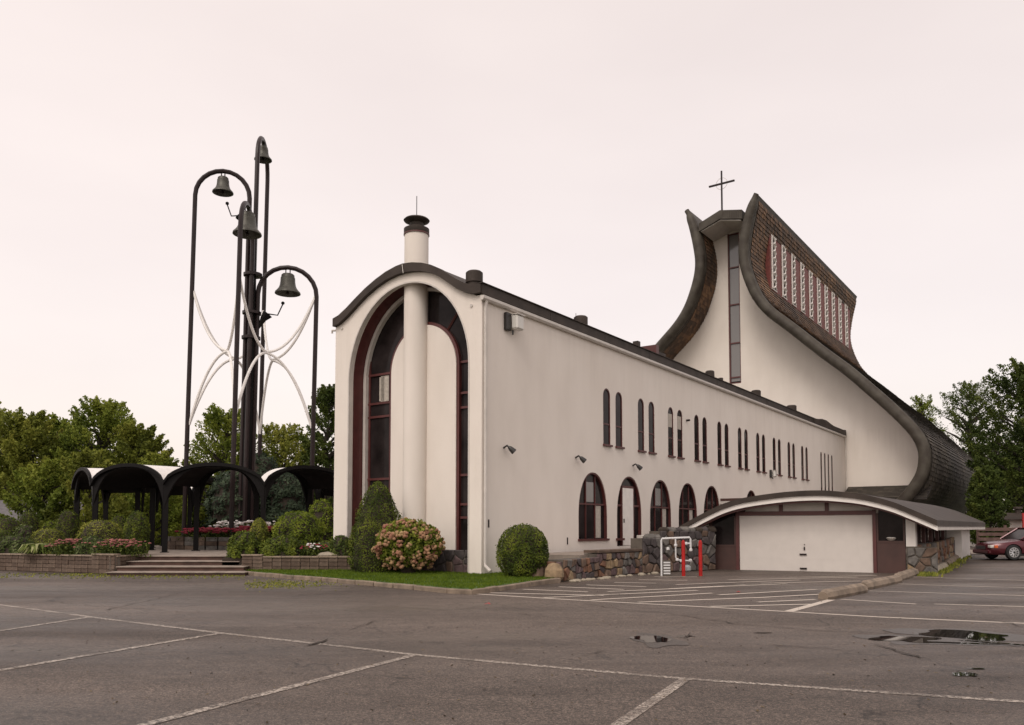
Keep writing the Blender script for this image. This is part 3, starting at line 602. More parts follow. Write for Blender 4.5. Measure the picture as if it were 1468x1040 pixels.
# consistent outward normals: rotate tangent (down the curve) by +90 deg
cout2 = []
for i, (p, n) in enumerate(cout):
    a = cin[max(i - 1, 0)]; b = cin[min(i + 1, len(cin) - 1)]; t = (b - a).normalized(); n = Vector((-t.y, t.x))
    th = .50 * sstep(0, 14, i) + .32 + .32 * sstep(0, 3, i) * (1 - sstep(3, 16, i)); cout2.append(p + n * th)
M0, M1 = -3.0, 34.0
def side(sg):
    X = lambda h: SC + sg * h
    sh = MB()
    ins = [(X(p.x), p.y) for p in cin]; outs = [(X(p.x), p.y) for p in cout2]
    band(sh, outs, ins, lambda a, b, d: (a, d, b), M0 + .2, M1); r = sh.build('roof_side', M['copper'], nave, smooth=True)
    # rolled front edge
    rim = MB(); pts = [Vector((X(((p + q) / 2).x), M0, ((p + q) / 2).y)) for p, q in zip(cin, cout2)]; rad = [max(.22, (p - q).length * .53) for p, q in zip(cin, cout2)]
    rim.tube(pts, rad, 12); rim.build('rolled_rim', M['copper'], r, smooth=True)
    # shingle courses on the outside and, at the front, underneath
    def courses(curve, inward, m0, m1, name, mt, i0, i1, prob=1, step=.33):
        mb = MB(); mb.t = []; k = i0
        seg = smooth_curve([(c.x, c.y) for c in curve[i0:i1 + 1]], int(sum((curve[i + 1] - curve[i]).length for i in range(i0, i1)) / step))
        for j in range(len(seg) - 1):
            a, b = seg[j], seg[j + 1]; t = (b - a).normalized(); n = Vector((-t.y, t.x)) * (-1 if inward else 1)
            m = m0 + random.uniform(-.2, 0)
            while m < m1:
                w = random.uniform(.28, .5); lift = random.uniform(.045, .085); g = .012
                e0 = max(m0, m + g); e1 = min(m1, m + w)
                p0 = a + n * .012; p1 = b + n * lift + t * random.uniform(0, .05); p2 = b + n * .006
                mb.add([(X(p0.x), e0, p0.y), (X(p0.x), e1, p0.y), (X(p1.x), e1, p1.y), (X(p1.x), e0, p1.y), (X(p2.x), e0, p2.y), (X(p2.x), e1, p2.y)], [(0, 1, 2, 3), (3, 2, 5, 4)])
                v = .42 + .35 * noise.noise(Vector((m * .25, j * .12, sg))) + random.uniform(-.25, .25)
                mb.t += [min(1, max(0, v))] * 2; m += w
        o = mb.build(name, mt, nave, fix=False); o['kind'] = 'stuff'; return o
    if sg > 0:
        courses(cout2, False, M0 + .55, M1, 'shingles', M['shingle_warm'], 1, 38)
        courses(cout2, False, M0 + .55, M1, 'shingles', M['shingle'], 38, 100)
    else:
        courses(cin, True, M0 + .5, -.02, 'soffit_shingles', M['shingle_warm'], 6, 60)
        courses(cout2, False, M0 + .55, M1, 'shingles', M['shingle'], 4, 96, step=.8)
side(1); side(-1)
# front wall and its tall window
gl = [(SC + p.x, p.y) for p in cin if p.y < 28.8] ; gr_ = [(SC - p.x, p.y) for p in cin if p.y < 28.8]
outl = gr_[::-1] + [(SC, 29.2)] + gl
outl = [p for p in outl if p[1] > -.3]
fc = lambda a, b, d: (a, d, b)
mb = MB(); plate(mb, outl, [[(SC - .53, 14.5), (SC + .53, 14.5), (SC + .53, 28.25), (SC - .53, 28.15)]], fc, .3); mb.build('front_wall', M['stucco'], nave)
mb = MB(); plate(mb, outl, [], fc, .3); o = mb.build('rear_wall', M['stucco'], nave, loc=(0, 33.2, 0))
w = MB(); w.box(SC - .53, SC - .40, -.02, .12, 14.5, 28.2); w.box(SC + .47, SC + .53, .0, .12, 14.5, 28.2); w.box(SC - .40, SC + .47, -.015, .118, 14.5, 14.6); w.box(SC - .40, SC + .47, -.015, .118, 28.05, 28.15)
zs_ = [25.0, 21.6, 18.1, 15.0]
for z in zs_: w.box(SC - .40, SC + .47, -.01, .115, z, z + .12)
w = w.build('tall_window', M['maroon'], nave)
lv = [14.6] + [z for z in zs_[::-1]] + [28.1]
for a, b in zip(lv, lv[1:]): MB().box(SC - .40, SC + .47, .09, .10, a + .1, b).build('pane', M['glasslt'], w)
# ridge roof between the horns
ro = [(SC - 1.95, 28.5), (SC, 29.26), (SC + 1.95, 28.86)]; ri = [(SC - 1.95, 27.80), (SC, 28.50), (SC + 1.95, 28.08)]
mb = MB(); band(mb, ro, ri, fc, M0 - .25, M1 - .2); rr_o = mb.build('ridge_roof', M['copper'], nave); MB().prism([(SC - 1.8, 27.83), (SC, 28.45), (SC + 1.8, 28.05), (SC + 1.8, 27.98), (SC, 28.40), (SC - 1.8, 27.77)], fc, M0 - .1, -.01).build('soffit', M['trim'], rr_o)  # soffit takes the greyer trim colour, painting in the shade under the overhang
for k in range(9): MB().box(SC + .25 + k * .2, SC + .27 + k * .2, M0 - .275, M0 - .252, 28.6 - k * .048, 29.15 - k * .048).build('seam', M['dark'], rr_o)
cr = MB(); cr.box(SC + .1, SC + .22, M0 - .2, M0 - .08, 29.2, 32.75); cr = cr.build('cross', M['mast'], nave)
MB().box(SC + .16 - 1.15, SC + .16 + 1.15, M0 - .215, M0 - .065, 31.55, 31.68).build('cross_arm', M['mast'], cr)
pts = [(SC + .16 + .5 * math.cos(a), M0 - .14, 31.62 + .5 * math.sin(a)) for a in [2 * math.pi * k / 24 for k in range(24)]]
MB().tube(pts, .018, 5, closed=True).build('ring', M['trim'], cr)
# lattice window band, flat against the hollow of the right-hand slope
LX = SC + 2.86
band_ = MB(); band_.box(LX - 1.0, LX - .02, 1.4, 32.0, 22.95, 28.15); bo = band_.build('window_band', M['redwood'], nave)
barm = MB().box(0, .09, 0, .22, 23.15, 27.95).mesh('lattice_bar', M['white'])
def wave(kind, off, links=7):
    mb = MB(); pts = []
    for k in range(113):
        t = k / 112; z = 23.2 + 4.7 * t; q_ = abs(math.sin(math.pi * links * t))
        pts.append((off, (.26 + .62 * q_ ** .7) if kind == 0 else (1.22 - .30 * q_), z))
    mb.tube(pts, .085 if kind == 0 else .06, 5); return mb.mesh('lattice_strand', M['white'], smooth=True)
wv = [wave(0, .06), wave(1, .05)]
wv2 = MB()
gp = MB().box(-.012, .0, .17, 1.35, 23.15, 27.95).mesh('pane', M['mast'])
for k in range(10):
    y = 1.75 + k * 3.05
    p = link('lattice_window', MB().box(-.02, .03, .0, 1.5, 23.05, 23.14).add([(0, 0, 27.96), (0, 1.5, 27.96), (.03, 1.5, 27.96), (.03, 0, 27.96), (0, 0, 28.04), (0, 1.5, 28.04), (.03, 1.5, 28.04), (.03, 0, 28.04)], [(0, 1, 2, 3), (4, 5, 6, 7), (0, 1, 5, 4), (2, 3, 7, 6)]).mesh('lattice_window', M['white']), nave, (LX, y, 0))
    link('lattice_bar', barm, p); link('pane', gp, p)
    for m_ in wv: link('lattice_strand', m_, p)
# skirt roof at the foot of the front wall
mb = MB(); mb.prism([(0, 4.95), (-2.8, 3.9), (-2.8, 3.75), (0, 4.7)], lambda a, b, d: (d, a - .004, b), .15, 6.3); mb.build('skirt_roof', M['shingle'], nave)
mb = MB(); mb.t = []
for j in range(9):
    x = .15
    while x < 6.2:
        w_ = random.uniform(.3, .5); y0, y1 = -j * .31, -(j + 1) * .31; zA, zB = 4.96 + y0 * .375, 4.99 + y1 * .375
        mb.add([(x, y0, zA), (min(6.3, x + w_ - .01), y0, zA), (min(6.3, x + w_ - .01), y1, zB), (x, y1, zB)], [(0, 1, 2, 3)]); mb.t.append(random.uniform(.2, .7)); x += w_
mb.build('skirt_shingles', M['shingle'], nave, fix=False)['kind'] = 'stuff'

# ------------------------------------------------------------------ the garage
GA = R_(27); gf_ = Vector((math.cos(GA), -math.sin(GA), 0)); gn = Vector((math.sin(GA), math.cos(GA), 0)); GR = Vector((12.9, 28.65, 0))
gar = thing('garage', 'low garage with shallow curved black roof and wide white overhead door', 'garage', GR)
def gp_(a, z, d): v = gf_ * a + d2 * d; return (v.x, v.y, z)       # a along the front, d back along the wing
arcT = smooth_curve([(-7.1, 1.40), (-6.79, 1.58), (-6.16, 1.93), (-5.54, 2.25), (-4.99, 2.50), (-4.34, 2.69), (-3.44, 2.83), (-2.51, 2.92), (-1.61, 2.94), (-.98, 2.89), (-.2, 2.78), (.66, 2.54), (1.3, 2.26), (2.12, 1.86)], 40)
arcW = [(p.x, p.y - .19) for p in arcT]; arcB = [(p.x, p.y - .36) for p in arcT]; arcT = [(p.x, p.y) for p in arcT]
mb = MB(); band(mb, arcT, arcW, gp_, -.92, 15.6); go = mb.build('roof', M['dark'], gar)
band(MB(), arcW, arcB, gp_, -.85, -.80).build('fascia', M['white'], gar)
band(MB(), [(a, b + .0) for a, b in arcB[5:-1]], [(a, b - .07) for a, b in arcB[5:-1]], gp_, -.72, -.55).build('fascia', M['maroon'], gar)
MB().box(2.085, 2.12, -.80, 15.5, 1.52, 1.66, lambda x, y, z: gp_(x, z, y)).build('fascia', M['trim'], gar)
band(MB(), [(a, b) for a, b in arcW], [(a, b - .05) for a, b in arcW], gp_, -.80, 15.4).build('soffit', M['brown'], gar)
q = lambda x, y, z: gp_(x, z, y)
dr = MB().box(-4.70, -.04, .02, .07, -.10, 2.06, q).build('garage_door', M['doorwhite'], gar)
for k in range(4): MB().box(-4.69, -.05, .014, .019, -.095 + k * .535, .437 + k * .535, q).build('door_panel', M['doorwhite'], dr)
for z, w_, h_ in ((.62, .12, .03), (.10, .12, .03)): MB().box(-2.40 - w_, -2.40 + w_, -.03, .005, z - h_, z + h_, q).build('handle', M['mast'], dr)
MB().box(-2.37, -2.33, -.03, .005, .78, .90, q).build('lock', M['mast'], dr); MB().box(-2.36, -2.33, -.03, .005, .97, 1.0, q).build('lock', M['mast'], dr)
fr = MB(); fr.box(-4.82, -4.705, -.04, .1, -.12, 2.24, q); fr.box(-.035, .08, -.04, .1, -.05, 2.24, q); fr.box(-4.70, -.04, -.04, .1, 2.065, 2.22, q)
for x in (-3.16, -1.55): fr.box(x - .06, x + .06, -.038, .1, 2.22, 2.55, q)
fr.build('door_frame', M['maroon'], gar)
cl = [(a, b - .37) for a, b in [tuple(p) for p in arcT] if -4.5 < a < .2]
mb = MB(); mb.prism([(-4.5, 2.10), (.15, 2.10)] + cl[::-1], gp_, .03, .06); mb.build('clerestory_panel', M['trim'], gar)
for x0, x1, zg, zt in ((-5.80, -4.83, .88, 2.05), (.09, 1.0, 1.07, 2.12)):
    pn = MB().box(x0, x1, .0, .08, -.1, zg, q).build('side_panel', M['brown'], gar)
    fr = MB(); fr.box(x0, x1, -.02, .09, zg, zg + .07, q); fr.box(x0, x0 + .06, -.02, .09, zg + .07, zt, q); fr.box(x1 - .06, x1, -.02, .09, zg + .07, zt, q); sw = fr.build('side_window', M['brown'], gar)
    MB().box(x0 + .06, x1 - .06, .03, .05, zg + .07, zt + .12, q).build('pane', M['glass'], sw)
MB().lathe([(.03, 0), (.10, .02), (.17, .10), (.12, .13), (.05, .12)], 12).build('pale_window_form', M['trim'], gar, loc=gp_(.55, 1.14, .02), smooth=True)  # pale bowl-shaped form standing for a whitish smear in the side window
MB().box(1.03, 1.33, -.03, .28, .95, 2.0, q).build('pillar', M['white'], gar)
MB().box(1.03, 1.98, -.03, .05, .0, .945, q).build('stone_footing', M['mortar'], gar)
# garage side: low stone wall, dark openings, end pillar
MB().box(1.10, 1.26, .3, 10.39, -.1, 1.02, q).build('side_wall', M['mortar'], gar)
MB().box(.9, 1.02, .3, 13.4, 1.02, 1.9, q).build('side_glass', M['glass'], gar)
MB().box(1.0, 1.62, 10.4, 13.6, .1, 1.9, q).build('pillar', M['white'], gar)
for k in range(5): MB().box(1.04, 1.16, 1.5 + k * 1.75, 1.6 + k * 1.75, 1.02, 1.75, q).build('post', M['maroon'], gar)
stones_on(gar, voro(9.9, 1.0, 26, 3, seed=11), lambda a, b, d: gp_(1.27 + d, b + .02 + gz(GR.x + 1.3 * gf_.x + d2.x * (a + .4), GR.y + d2.y * (a + .4)), a + .4), .07, 12, [STONES[0], STONES[4], STONES[1], STONES[3]])
stones_on(gar, voro(.95, .9, 3, 3, seed=13), lambda a, b, d: gp_(1.05 + a, b + .02, -.03 - d), .06, 14, [STONES[4], STONES[1], STONES[0]])
MB().box(1.27, 1.52, .2, 15.0, -.05, .10, lambda x, y, z: (lambda v: (v[0], v[1], v[2] + gz(GR.x + v[0], GR.y + v[1])))(gp_(x, z, y))).build('footing_kerb', M['tread'], gar)
MB().box(-5.86, -5.80, -.02, .3, -.1, 2.0, q).build('corner_post', M['brown'], gar)
MB().box(-6.15, -5.87, .05, .3, 1.2, 1.9, q).build('pillar', M['white'], gar)
MB().box(-5.9, -5.8, .3, 15, -.1, 1.9, q).build('side_wall', M['stucco'], gar)

# ------------------------------------------------------------------ stone terrace in front of the long wall
ter = thing('stone_terrace', 'low rubble stone terrace wall with slab top under the arched windows', 'stone wall')
def seg_wall(parent, A, B, z0, z1, depth, nx, ny, seed, cap=True, weights=None):
    A, B = Vector((*A, 0)), Vector((*B, 0)); L_ = (B - A).length; d = (B - A) / L_; n = Vector((d.y, -d.x, 0))
    fn = lambda a, b, dd: tuple(A + d * a + n * dd + Vector((0, 0, b)))
    MB().box(0, L_, -depth, 0, z0 - .2, z1 - .02, lambda x, y, z: fn(x, z, y)).build('core', M['mortar'], parent)
    stones_on(parent, voro(L_, z1 - z0, nx, ny, seed=seed), lambda a, b, dd: fn(a, b + z0, dd), .085, seed, weights)
    if cap: MB().box(-.03, L_, -depth, .10, z1 + .0, z1 + .09, lambda x, y, z: fn(x, z, y)).build('cap_slab', M['soil'] if cap == 2 else M['block'], parent, bevel=.01)
    return fn
seg_wall(ter, (1.52, 24.1), (2.75, 26.15), 0, .66, .5, 8, 3, 21, False)
seg_wall(ter, (2.75, 26.15), (4.95, 28.75), 0, .78, .5, 12, 3, 22, 1)
fnl = seg_wall(ter, (.2, 25.0), (1.5, 24.08), 0, .6, .4, 5, 2, 23, False)
MB().box(.3, 2.45, 2.0, 12.0, .0, .72, lambda x, y, z: tuple(CW + d1 * x + d2 * y + Vector((0, 0, z)))).build('landing', M['tread'], ter)
for k, (x, y, r) in enumerate([(1.25, 23.95, .30), (.75, 24.35, .26)]):
    m = MB(); m.lathe([(r * .5, -.05), (r, .15), (r * .95, .35), (r * .6, .52), (.05, .56)], 9, (x, y, 0)); m.build('boulder', STONES[0] if k else STONES[4], ter)
for k in range(16):
    g = Vector((1.6, 23.95, 0)).lerp(Vector((4.7, 28.0, 0)), k / 15 + random.uniform(-.03, .03)); r = random.uniform(.05, .15) * (1.6 if k < 2 else 1)
    MB().lathe([(r, 0), (r * random.uniform(.9, 1.1), .03), (r * random.uniform(.4, .8), random.uniform(.05, .09))], random.choice((5, 6, 7)), (g.x + random.uniform(.05, .2), g.y - random.uniform(.05, .2), 0)).build('foot_stone', M['rock'], ter)
tw = thing('stone_wall', 'taller dark rubble stone wall behind the red posts beside the garage', 'stone wall')
seg_wall(tw, (4.55, 28.15), (5.3, 28.85), 0, 1.25, .5, 3, 4, 31, False, [STONES[2], STONES[1], STONES[0]])
seg_wall(tw, (5.3, 28.85), (7.75, 30.75), 0, 1.50, .5, 8, 5, 32, False, [STONES[2], STONES[1], STONES[2], STONES[5], STONES[0]])
for k in range(10):
    g = Vector((5.0, 28.5, 0)).lerp(Vector((7.7, 30.6, 0)), k / 9); r = random.uniform(.16, .26); b = 1.2 if k < 2 else 1.46
    MB().lathe([(r, 0), (r, .08), (r * .6, .14 + random.uniform(0, .06))], 7, (g.x - .1, g.y + .2, b)).build('stone', random.choice([STONES[2], STONES[1], M['soil']]), tw)

# gas pipes, meter and red posts
gp2 = thing('gas_pipe', 'white gas pipework with elbows and valves in front of the dark stone wall', 'gas pipes')
A0 = gnd(951, 827); B0 = gnd(994, 824) ; yd = A0.y
def P_(u, z, dy=0): g = gnd(u, 826); return (g.x, g.y + dy, z)
m = MB(); m.tube([P_(948.5, -.05), P_(948.5, 1.18), P_(949.5, 1.24), P_(968, 1.26), P_(989, 1.28), P_(990.5, 1.22), P_(990.5, .95), P_(992, .85)], .033, 8); m.build('main_pipe', M['pipe'], gp2, smooth=True)
m = MB(); m.tube([P_(969, 1.26), P_(969, .62), P_(971, .54), P_(976, .52), P_(990, .50)], .026, 8); m.build('branch_pipe', M['pipe'], gp2, smooth=True)
m = MB(); m.tube([P_(980, 1.08), P_(990, 1.08)], .03, 8); m.build('branch_pipe', M['pipe'], gp2)
for u, z in ((971, .54), (977, .5), (990, .52), (984, 1.08), (990.5, .86), (969, 1.02), (958, .9)): 
    g = P_(u, z); MB().lathe([(.03, -.05), (.055, -.03), (.055, .03), (.03, .05)], 10, g).build('valve', M['pipe'], gp2, smooth=True)
g = P_(985, .25); MB().lathe([(.05, -.12), (.13, -.06), (.13, .06), (.05, .12)], 12, g).build('regulator', M['meter'], gp2, smooth=True)
mt = thing('gas_meter', 'small grey slatted meter box at the foot of the stone wall', 'meter', P_(956, 0, .05))
MB().box(-.13, .13, -.06, .1, .0, .52).build('case', M['mortar'], mt)
for k in range(5): MB().box(-.11, .11, -.08, -.061, .06 + k * .09, .11 + k * .09).build('slat', M['pipe'], mt)
def post(u, label):
    g = gnd(u, 827); t = thing('bollard', label, 'bollard', (g.x, g.y, 0), 0, 'red steel posts guarding the gas pipes')
    MB().lathe([(.06, -.1), (.06, 1.12), (.05, 1.16), (.02, 1.2)], 14).build('post', M['red'], t, smooth=True)
    MB().lathe([(.12, 0), (.12, .02)], 14).build('base_plate', M['mortar'], t)
post(980, 'red steel post standing between the white gas pipes'); post(1004.5, 'red steel post nearest the garage, right of the gas pipes')

# ------------------------------------------------------------------ log-like kerb stops by the garage
stops = [((6.97, 18.09), (8.79, 20.21), 'broken long brown curb stop nearest the camera'), ((9.15, 21.0), (11.5, 24.0), 'rounded brown curb stop with rusty end, second from the camera'), ((11.7, 24.5), (13.9, 27.8), 'brown curb stop ending beside the garage stone pillar'),
         ((15.2, 29.0), (17.2, 32.0), 'pale grey curb stop lying by the weedy strip'), ((17.8, 33.0), (20.3, 36.8), 'farthest curb stop near the white end pillar')]
for i, (a, b, lab) in enumerate(stops):
    a, b = Vector((*a, 0)), Vector((*b, 0)); m = MB(); n = 12; pts = []; rr = []
    for k in range(n + 1):
        p = a.lerp(b, k / n); p.z = gz(p.x, p.y) + .06; pts.append(p); rr.append(.17 * (1 + .12 * noise.noise(p * 2.3)) * (.72 if k in (0, n) else 1))
    m.tube(pts, rr, 9); o = m.build('curb_stop', M['kerb'] if i != 3 else M['rock'], smooth=False); tag(o, lab, 'curb stop', 'concrete curb stops along the garage side')
mb = MB(); mb.t = []
for _ in range(2500):
    t = random.random(); p = Vector((13.6, 26.6, 0)).lerp(Vector((21.5, 38.5, 0)), t) + Vector((random.gauss(0, .2), random.gauss(0, .2), 0)); r = random.uniform(.02, .06); a = random.uniform(0, 6)
    z = gz(p.x, p.y); mb.add([(p.x - r, p.y, z), (p.x + r * math.cos(a), p.y + r * math.sin(a), z + .01), (p.x, p.y, z + r * 2.4)], [(0, 1, 2)]); mb.t.append(random.random())
tag(mb.build('weeds', M['leaf_olive'], fix=False), 'scrubby weeds in the dirt strip beside the garage side wall', 'weeds', kind='stuff')

# ------------------------------------------------------------------ planting: leaves, shrubs, trees
def leaf(mb, p, size, tone, nrm=None, asp=.55):
    a = rand_unit() if nrm is None else (nrm + rand_unit() * .8).normalized()
    b = a.cross(rand_unit()).normalized(); c = a.cross(b) * asp
    mb.add([p - b * size * .5, p + c * size * .5, p + b * size * .5, p - c * size * .5], [(0, 1, 2, 3)]); mb.t.append(min(1, max(0, tone)))
def shrub(name, label, cat, loc, prof, mt, n=3500, size=.06, group=None, core=True, sx=1, sy=1, rough=.035, seed=0, squash=1):
    """prof: list of (radius, height); leaves over the surface of a slightly lumpy body of revolution"""
    o = thing(name, label, cat, loc, 0, group); rnd = Vector((seed * 3.1, seed * 1.7, 0)); H_ = prof[-1][1]
    def rad(z):
        for (r0, z0), (r1, z1) in zip(prof, prof[1:]):
            if z <= z1: t = (z - z0) / max(1e-6, z1 - z0); return r0 + (r1 - r0) * t
        return prof[-1][0]
    if core: MB().lathe([(max(.01, r * .86), z * .97) for r, z in prof], 16).build('stems', M['bark'] if core == 2 else M['soil'], o, smooth=True)
    mb = MB(); mb.t = []; rm = max(r for r, z in prof); k = 0
    while k < n:
        z = random.uniform(prof[0][1], H_); r = rad(z)
        if random.random() > (r + .12 * rm) / (rm * 1.12): continue
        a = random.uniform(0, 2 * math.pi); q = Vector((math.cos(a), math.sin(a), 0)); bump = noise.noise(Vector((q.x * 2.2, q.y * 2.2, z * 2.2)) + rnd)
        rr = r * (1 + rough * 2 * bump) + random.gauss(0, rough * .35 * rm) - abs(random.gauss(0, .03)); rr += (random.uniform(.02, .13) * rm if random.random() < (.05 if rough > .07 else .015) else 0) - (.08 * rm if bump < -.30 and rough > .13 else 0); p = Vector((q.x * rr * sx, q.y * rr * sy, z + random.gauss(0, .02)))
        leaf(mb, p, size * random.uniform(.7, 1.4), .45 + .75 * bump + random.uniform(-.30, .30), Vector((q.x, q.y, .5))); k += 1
    mb.build('foliage', mt, o, fix=False); return o
def dome(r, h, n=8): return [(r * math.cos(a) ** .8 if a < 1.57 else .01, h * math.sin(a)) for a in [math.pi / 2 * k / n for k in range(n)]] + [(.02, h)]
def ball(r, h, n=10): return [(max(.02, r * math.sin(math.pi * (k + .8) / (n + .8)) ** .8), h * (1 - math.cos(math.pi * k / n)) / 2) for k in range(n)] + [(.03, h)]
def tree(name, label, x, y, h, w, mt, lz=1.6, n=22000, ls=.22, seed=1, group=None, zb=0, egg=.45, spiky=.7, clump=240):
    o = thing(name, label, 'tree', (x, y, zb), 0, group); rnd = random.Random(seed); random.seed(seed)
    tr = MB(); tp = []; 
    for k in range(7): tp.append((rnd.uniform(-.12, .12) * k * .5, rnd.uniform(-.12, .12) * k * .5, h * .75 * k / 6))
    tr.tube(tp, [h * .022 * (1.25 - k / 6.5) + .03 for k in range(7)], 8); tr.build('trunk', M['bark'], o, smooth=True)
    ch = h - lz; mb = MB(); mb.t = []; lm = MB(); 
    def env(z):   # crown half width at relative height
        t = (z - lz) / ch; 
        if t < 0 or t > 1: return 0
        return w * (math.sin(math.pi * (t ** (.62 if egg < .5 else .9))) ** .45) * (1 - .10 * t)
    n = int(n * 1.55); per = n // clump
    for c in range(clump):
        t = rnd.random() ** .9; z = lz + ch * t * .97; e = env(z); a = rnd.uniform(0, 2 * math.pi); f = rnd.random() ** .5 if c % 3 else .98
        lump = 1 + .22 * noise.noise(Vector((math.cos(a) * 1.3, math.sin(a) * 1.3, z * .35 + seed)))
        c0 = Vector((math.cos(a) * e * f * lump, math.sin(a) * e * f * lump, z)); out = Vector((math.cos(a), math.sin(a), .35 + .9 * t)).normalized()
        ln = rnd.uniform(.8, 1.7) * w * .22 * spiky + .3; base = c0 - out * ln * .6; rad = ln * rnd.uniform(.55, .9); tn = .48 + .55 * noise.noise(c0 * .5 + Vector((seed, 0, 0))) + rnd.uniform(-.12, .12)
        if c % 3 == 0: s0 = Vector((0, 0, max(lz * .9, z - e * .8))); lm.tube([s0, s0.lerp(base, .5) + Vector((0, 0, .15)), base, base + out * ln], [h * .008 + .02, h * .006 + .015, .025, .008], 5)
        for k in range(per):
            s = random.random() ** .8; wv_ = rad * (1 - .82 * s) * (random.random() ** .5)
            p = base + out * ln * 1.5 * s + rand_unit() * wv_; leaf(mb, p, ls * random.uniform(.6, 1.35), tn + random.uniform(-.2, .2) + .1 * (s - .5))
    lm.build('limbs', M['bark'], o); mb.build('crown', mt, o, fix=False); return o
GL = 'broadleaf trees behind the bell garden'; GRR = 'dark broadleaf trees right of the church'
def tr_at(u, vtop, D, wpx, mt, lab, seed, group, lz=1.5, name='broadleaf_tree', **k):
    x = (u - CXP) / F * D; h = H + (HZ - vtop) * D / F; return tree(name, lab, x, D, h, wpx * D / F / 2 * (1.22 if group == GL and name == 'broadleaf_tree' else 1.05), mt, lz=lz, seed=seed, group=group, **k)
tr_at(-45, 585, 62, 130, M['leaf_olive'], 'olive green tree at the very left edge of the view', 1, GL)
tr_at(30, 598, 60, 110, M['leaf_olive'], 'rounded olive tree above the grey house roof', 2, GL, lz=2.2)
tr_at(88, 603, 66, 90, M['leaf_maple'], 'green tree between the olive tree and the tallest left tree', 3, GL)
tr_at(145, 580, 60, 105, M['leaf_maple'], 'tallest spiky green tree left of the canopy arches', 4, GL, n=18000)
tr_at(195, 612, 58, 85, M['leaf_olive'], 'yellowish green tree just behind the first canopy arches', 5, GL)
tr_at(226, 655, 57, 60, M['leaf_maple'], 'short tree with drooping right side beside the left bell pole', 6, GL, n=9000)
tr_at(322, 588, 62, 92, M['leaf_maple'], 'green tree seen between the left and front bell poles', 7, GL, n=13000, lz=2)
tr_at(405, 612, 66, 82, M['leaf_olive'], 'loose olive tree seen between the mast and the right bell pole', 8, GL, n=12000, lz=2)
tr_at(468, 552, 64, 62, M['leaf_dark'], 'tall narrow dark tree rising between right bell pole and wing', 9, GL, n=15000, lz=1.5, name='poplar_tree', egg=.6)
for k, (u, v, D, w, lab) in enumerate([(-30, 690, 76, 150, 'far hedge-like tree beyond the grey house'), (60, 672, 78, 150, 'far low tree behind the clipped cone shrub'), (170, 668, 80, 160, 'far low tree behind the pink flowers'), (270, 690, 76, 130, 'far low tree filling the gap by the left pole'), (370, 680, 78, 150, 'far low tree behind the bell mast'), (450, 690, 75, 130, 'far low tree by the wing corner')]):
    tr_at(u, v, D, w, M['leaf_dark'], lab, 20 + k, 'low trees in the far background on the left', lz=.2, n=9000, ls=.36, clump=90)
for k, (u, v, D, w, lab) in enumerate([(62, 668, 47, 95, 'low drooping tree covering the end of the grey roof'), (125, 650, 46, 90, 'leafy young tree just behind the first canopy arch'), (205, 676, 52, 110, 'leafy young tree seen through the second canopy arch')]):
    tr_at(u, v, D, w, M['leaf_maple' if k != 1 else 'leaf_olive'], lab, 60 + k, 'young trees between the bell garden and the bungalow', lz=.2, n=11000, ls=.2, clump=120)
tr_at(1325, 566, 96, 62, M['leaf_maple'], 'small green tree top peeking over the sloping church roof', 31, GRR, n=8000)
tr_at(1392, 548, 104, 110, M['leaf_dark'], 'dark tree directly behind the low end of the church roof', 32, GRR, n=16000)
tr_at(1478, 520, 66, 150, M['leaf_dark'], 'large dark tree at the right edge behind the maroon car', 33, GRR, n=26000, clump=220)
tr_at(1535, 530, 62, 150, M['leaf_dark'], 'dark tree partly cut off by the right edge', 34, GRR, n=14000)
tr_at(1416, 672, 54, 44, M['leaf_dark'], 'bushy small tree in front of the dark church roof end', 35, GRR, lz=.4, n=9000, ls=.2)
for k, (u, v, D, w, lab) in enumerate([(1412, 640, 104, 150, 'dark low tree behind the brown fence'), (1485, 640, 76, 110, 'dark low tree behind the maroon car roof'), (1560, 640, 74, 150, 'dark low tree outside the right edge')]):
    tr_at(u, v, D, w, M['leaf_dark'], lab, 40 + k, 'low dark trees behind the car', lz=.1, n=10000, ls=.36, clump=100)
random.seed(99)

# ------------------------------------------------------------------ bell garden: paving, walls, steps
pav = [gnd(188, 797, .55), gnd(350, 797, .55)]
TC = Vector(((352 - CXP) / F * 41.0, 41.0, 0))     # tower centre
mb = MB(); ring = [(TC.x + 12.5 * math.cos(a), TC.y + 12.5 * math.sin(a)) for a in [R_(-28 + 236 * k / 40) for k in range(41)]]
poly = ring + [(-26.5, 33.2), (-19.3, 30.45), (-14.6, 28.6), (-13.72, 30.35), (-10.35, 30.35), (-10.3, 28.6), (-7.3, 28.6), (-6.2, 30.6)]
mb.prism(poly, lambda a, b, d: (a, b, d), -.1, .53); tag(mb.build('garden_bed', M['soil']), kind='structure')
mb = MB(); mb.prism([(TC.x + 8.9 * math.cos(a), TC.y + 8.9 * math.sin(a)) for a in [2 * math.pi * k / 48 for k in range(48)]], lambda a, b, d: (a, b, d), .3, .575); tag(mb.build('paving', M['tread']), kind='structure')
MB_ = MB(); MB_.box(-13.75, -10.4, 30.36, 33, .2, .572); tag(MB_.build('path', M['tread']), kind='structure')
stp = thing('garden_steps', 'four wide steps with pale treads and brown risers leading up to the bell garden', 'steps')
for k, (xl, xr, y, z) in enumerate([(-13.55, -8.95, 26.95, .12), (-13.6, -9.25, 27.75, .27), (-13.66, -9.7, 28.6, .42), (-13.72, -10.35, 29.45, .575)]):
    MB().box(xl, xr, y, y + .92, z - .155, z - .035).build('riser', M['riser'], stp); MB().box(xl - .03, xr + .03, y - .05, y + .90, z - .034, z).build('tread', M['tread'], stp, bevel=.008)
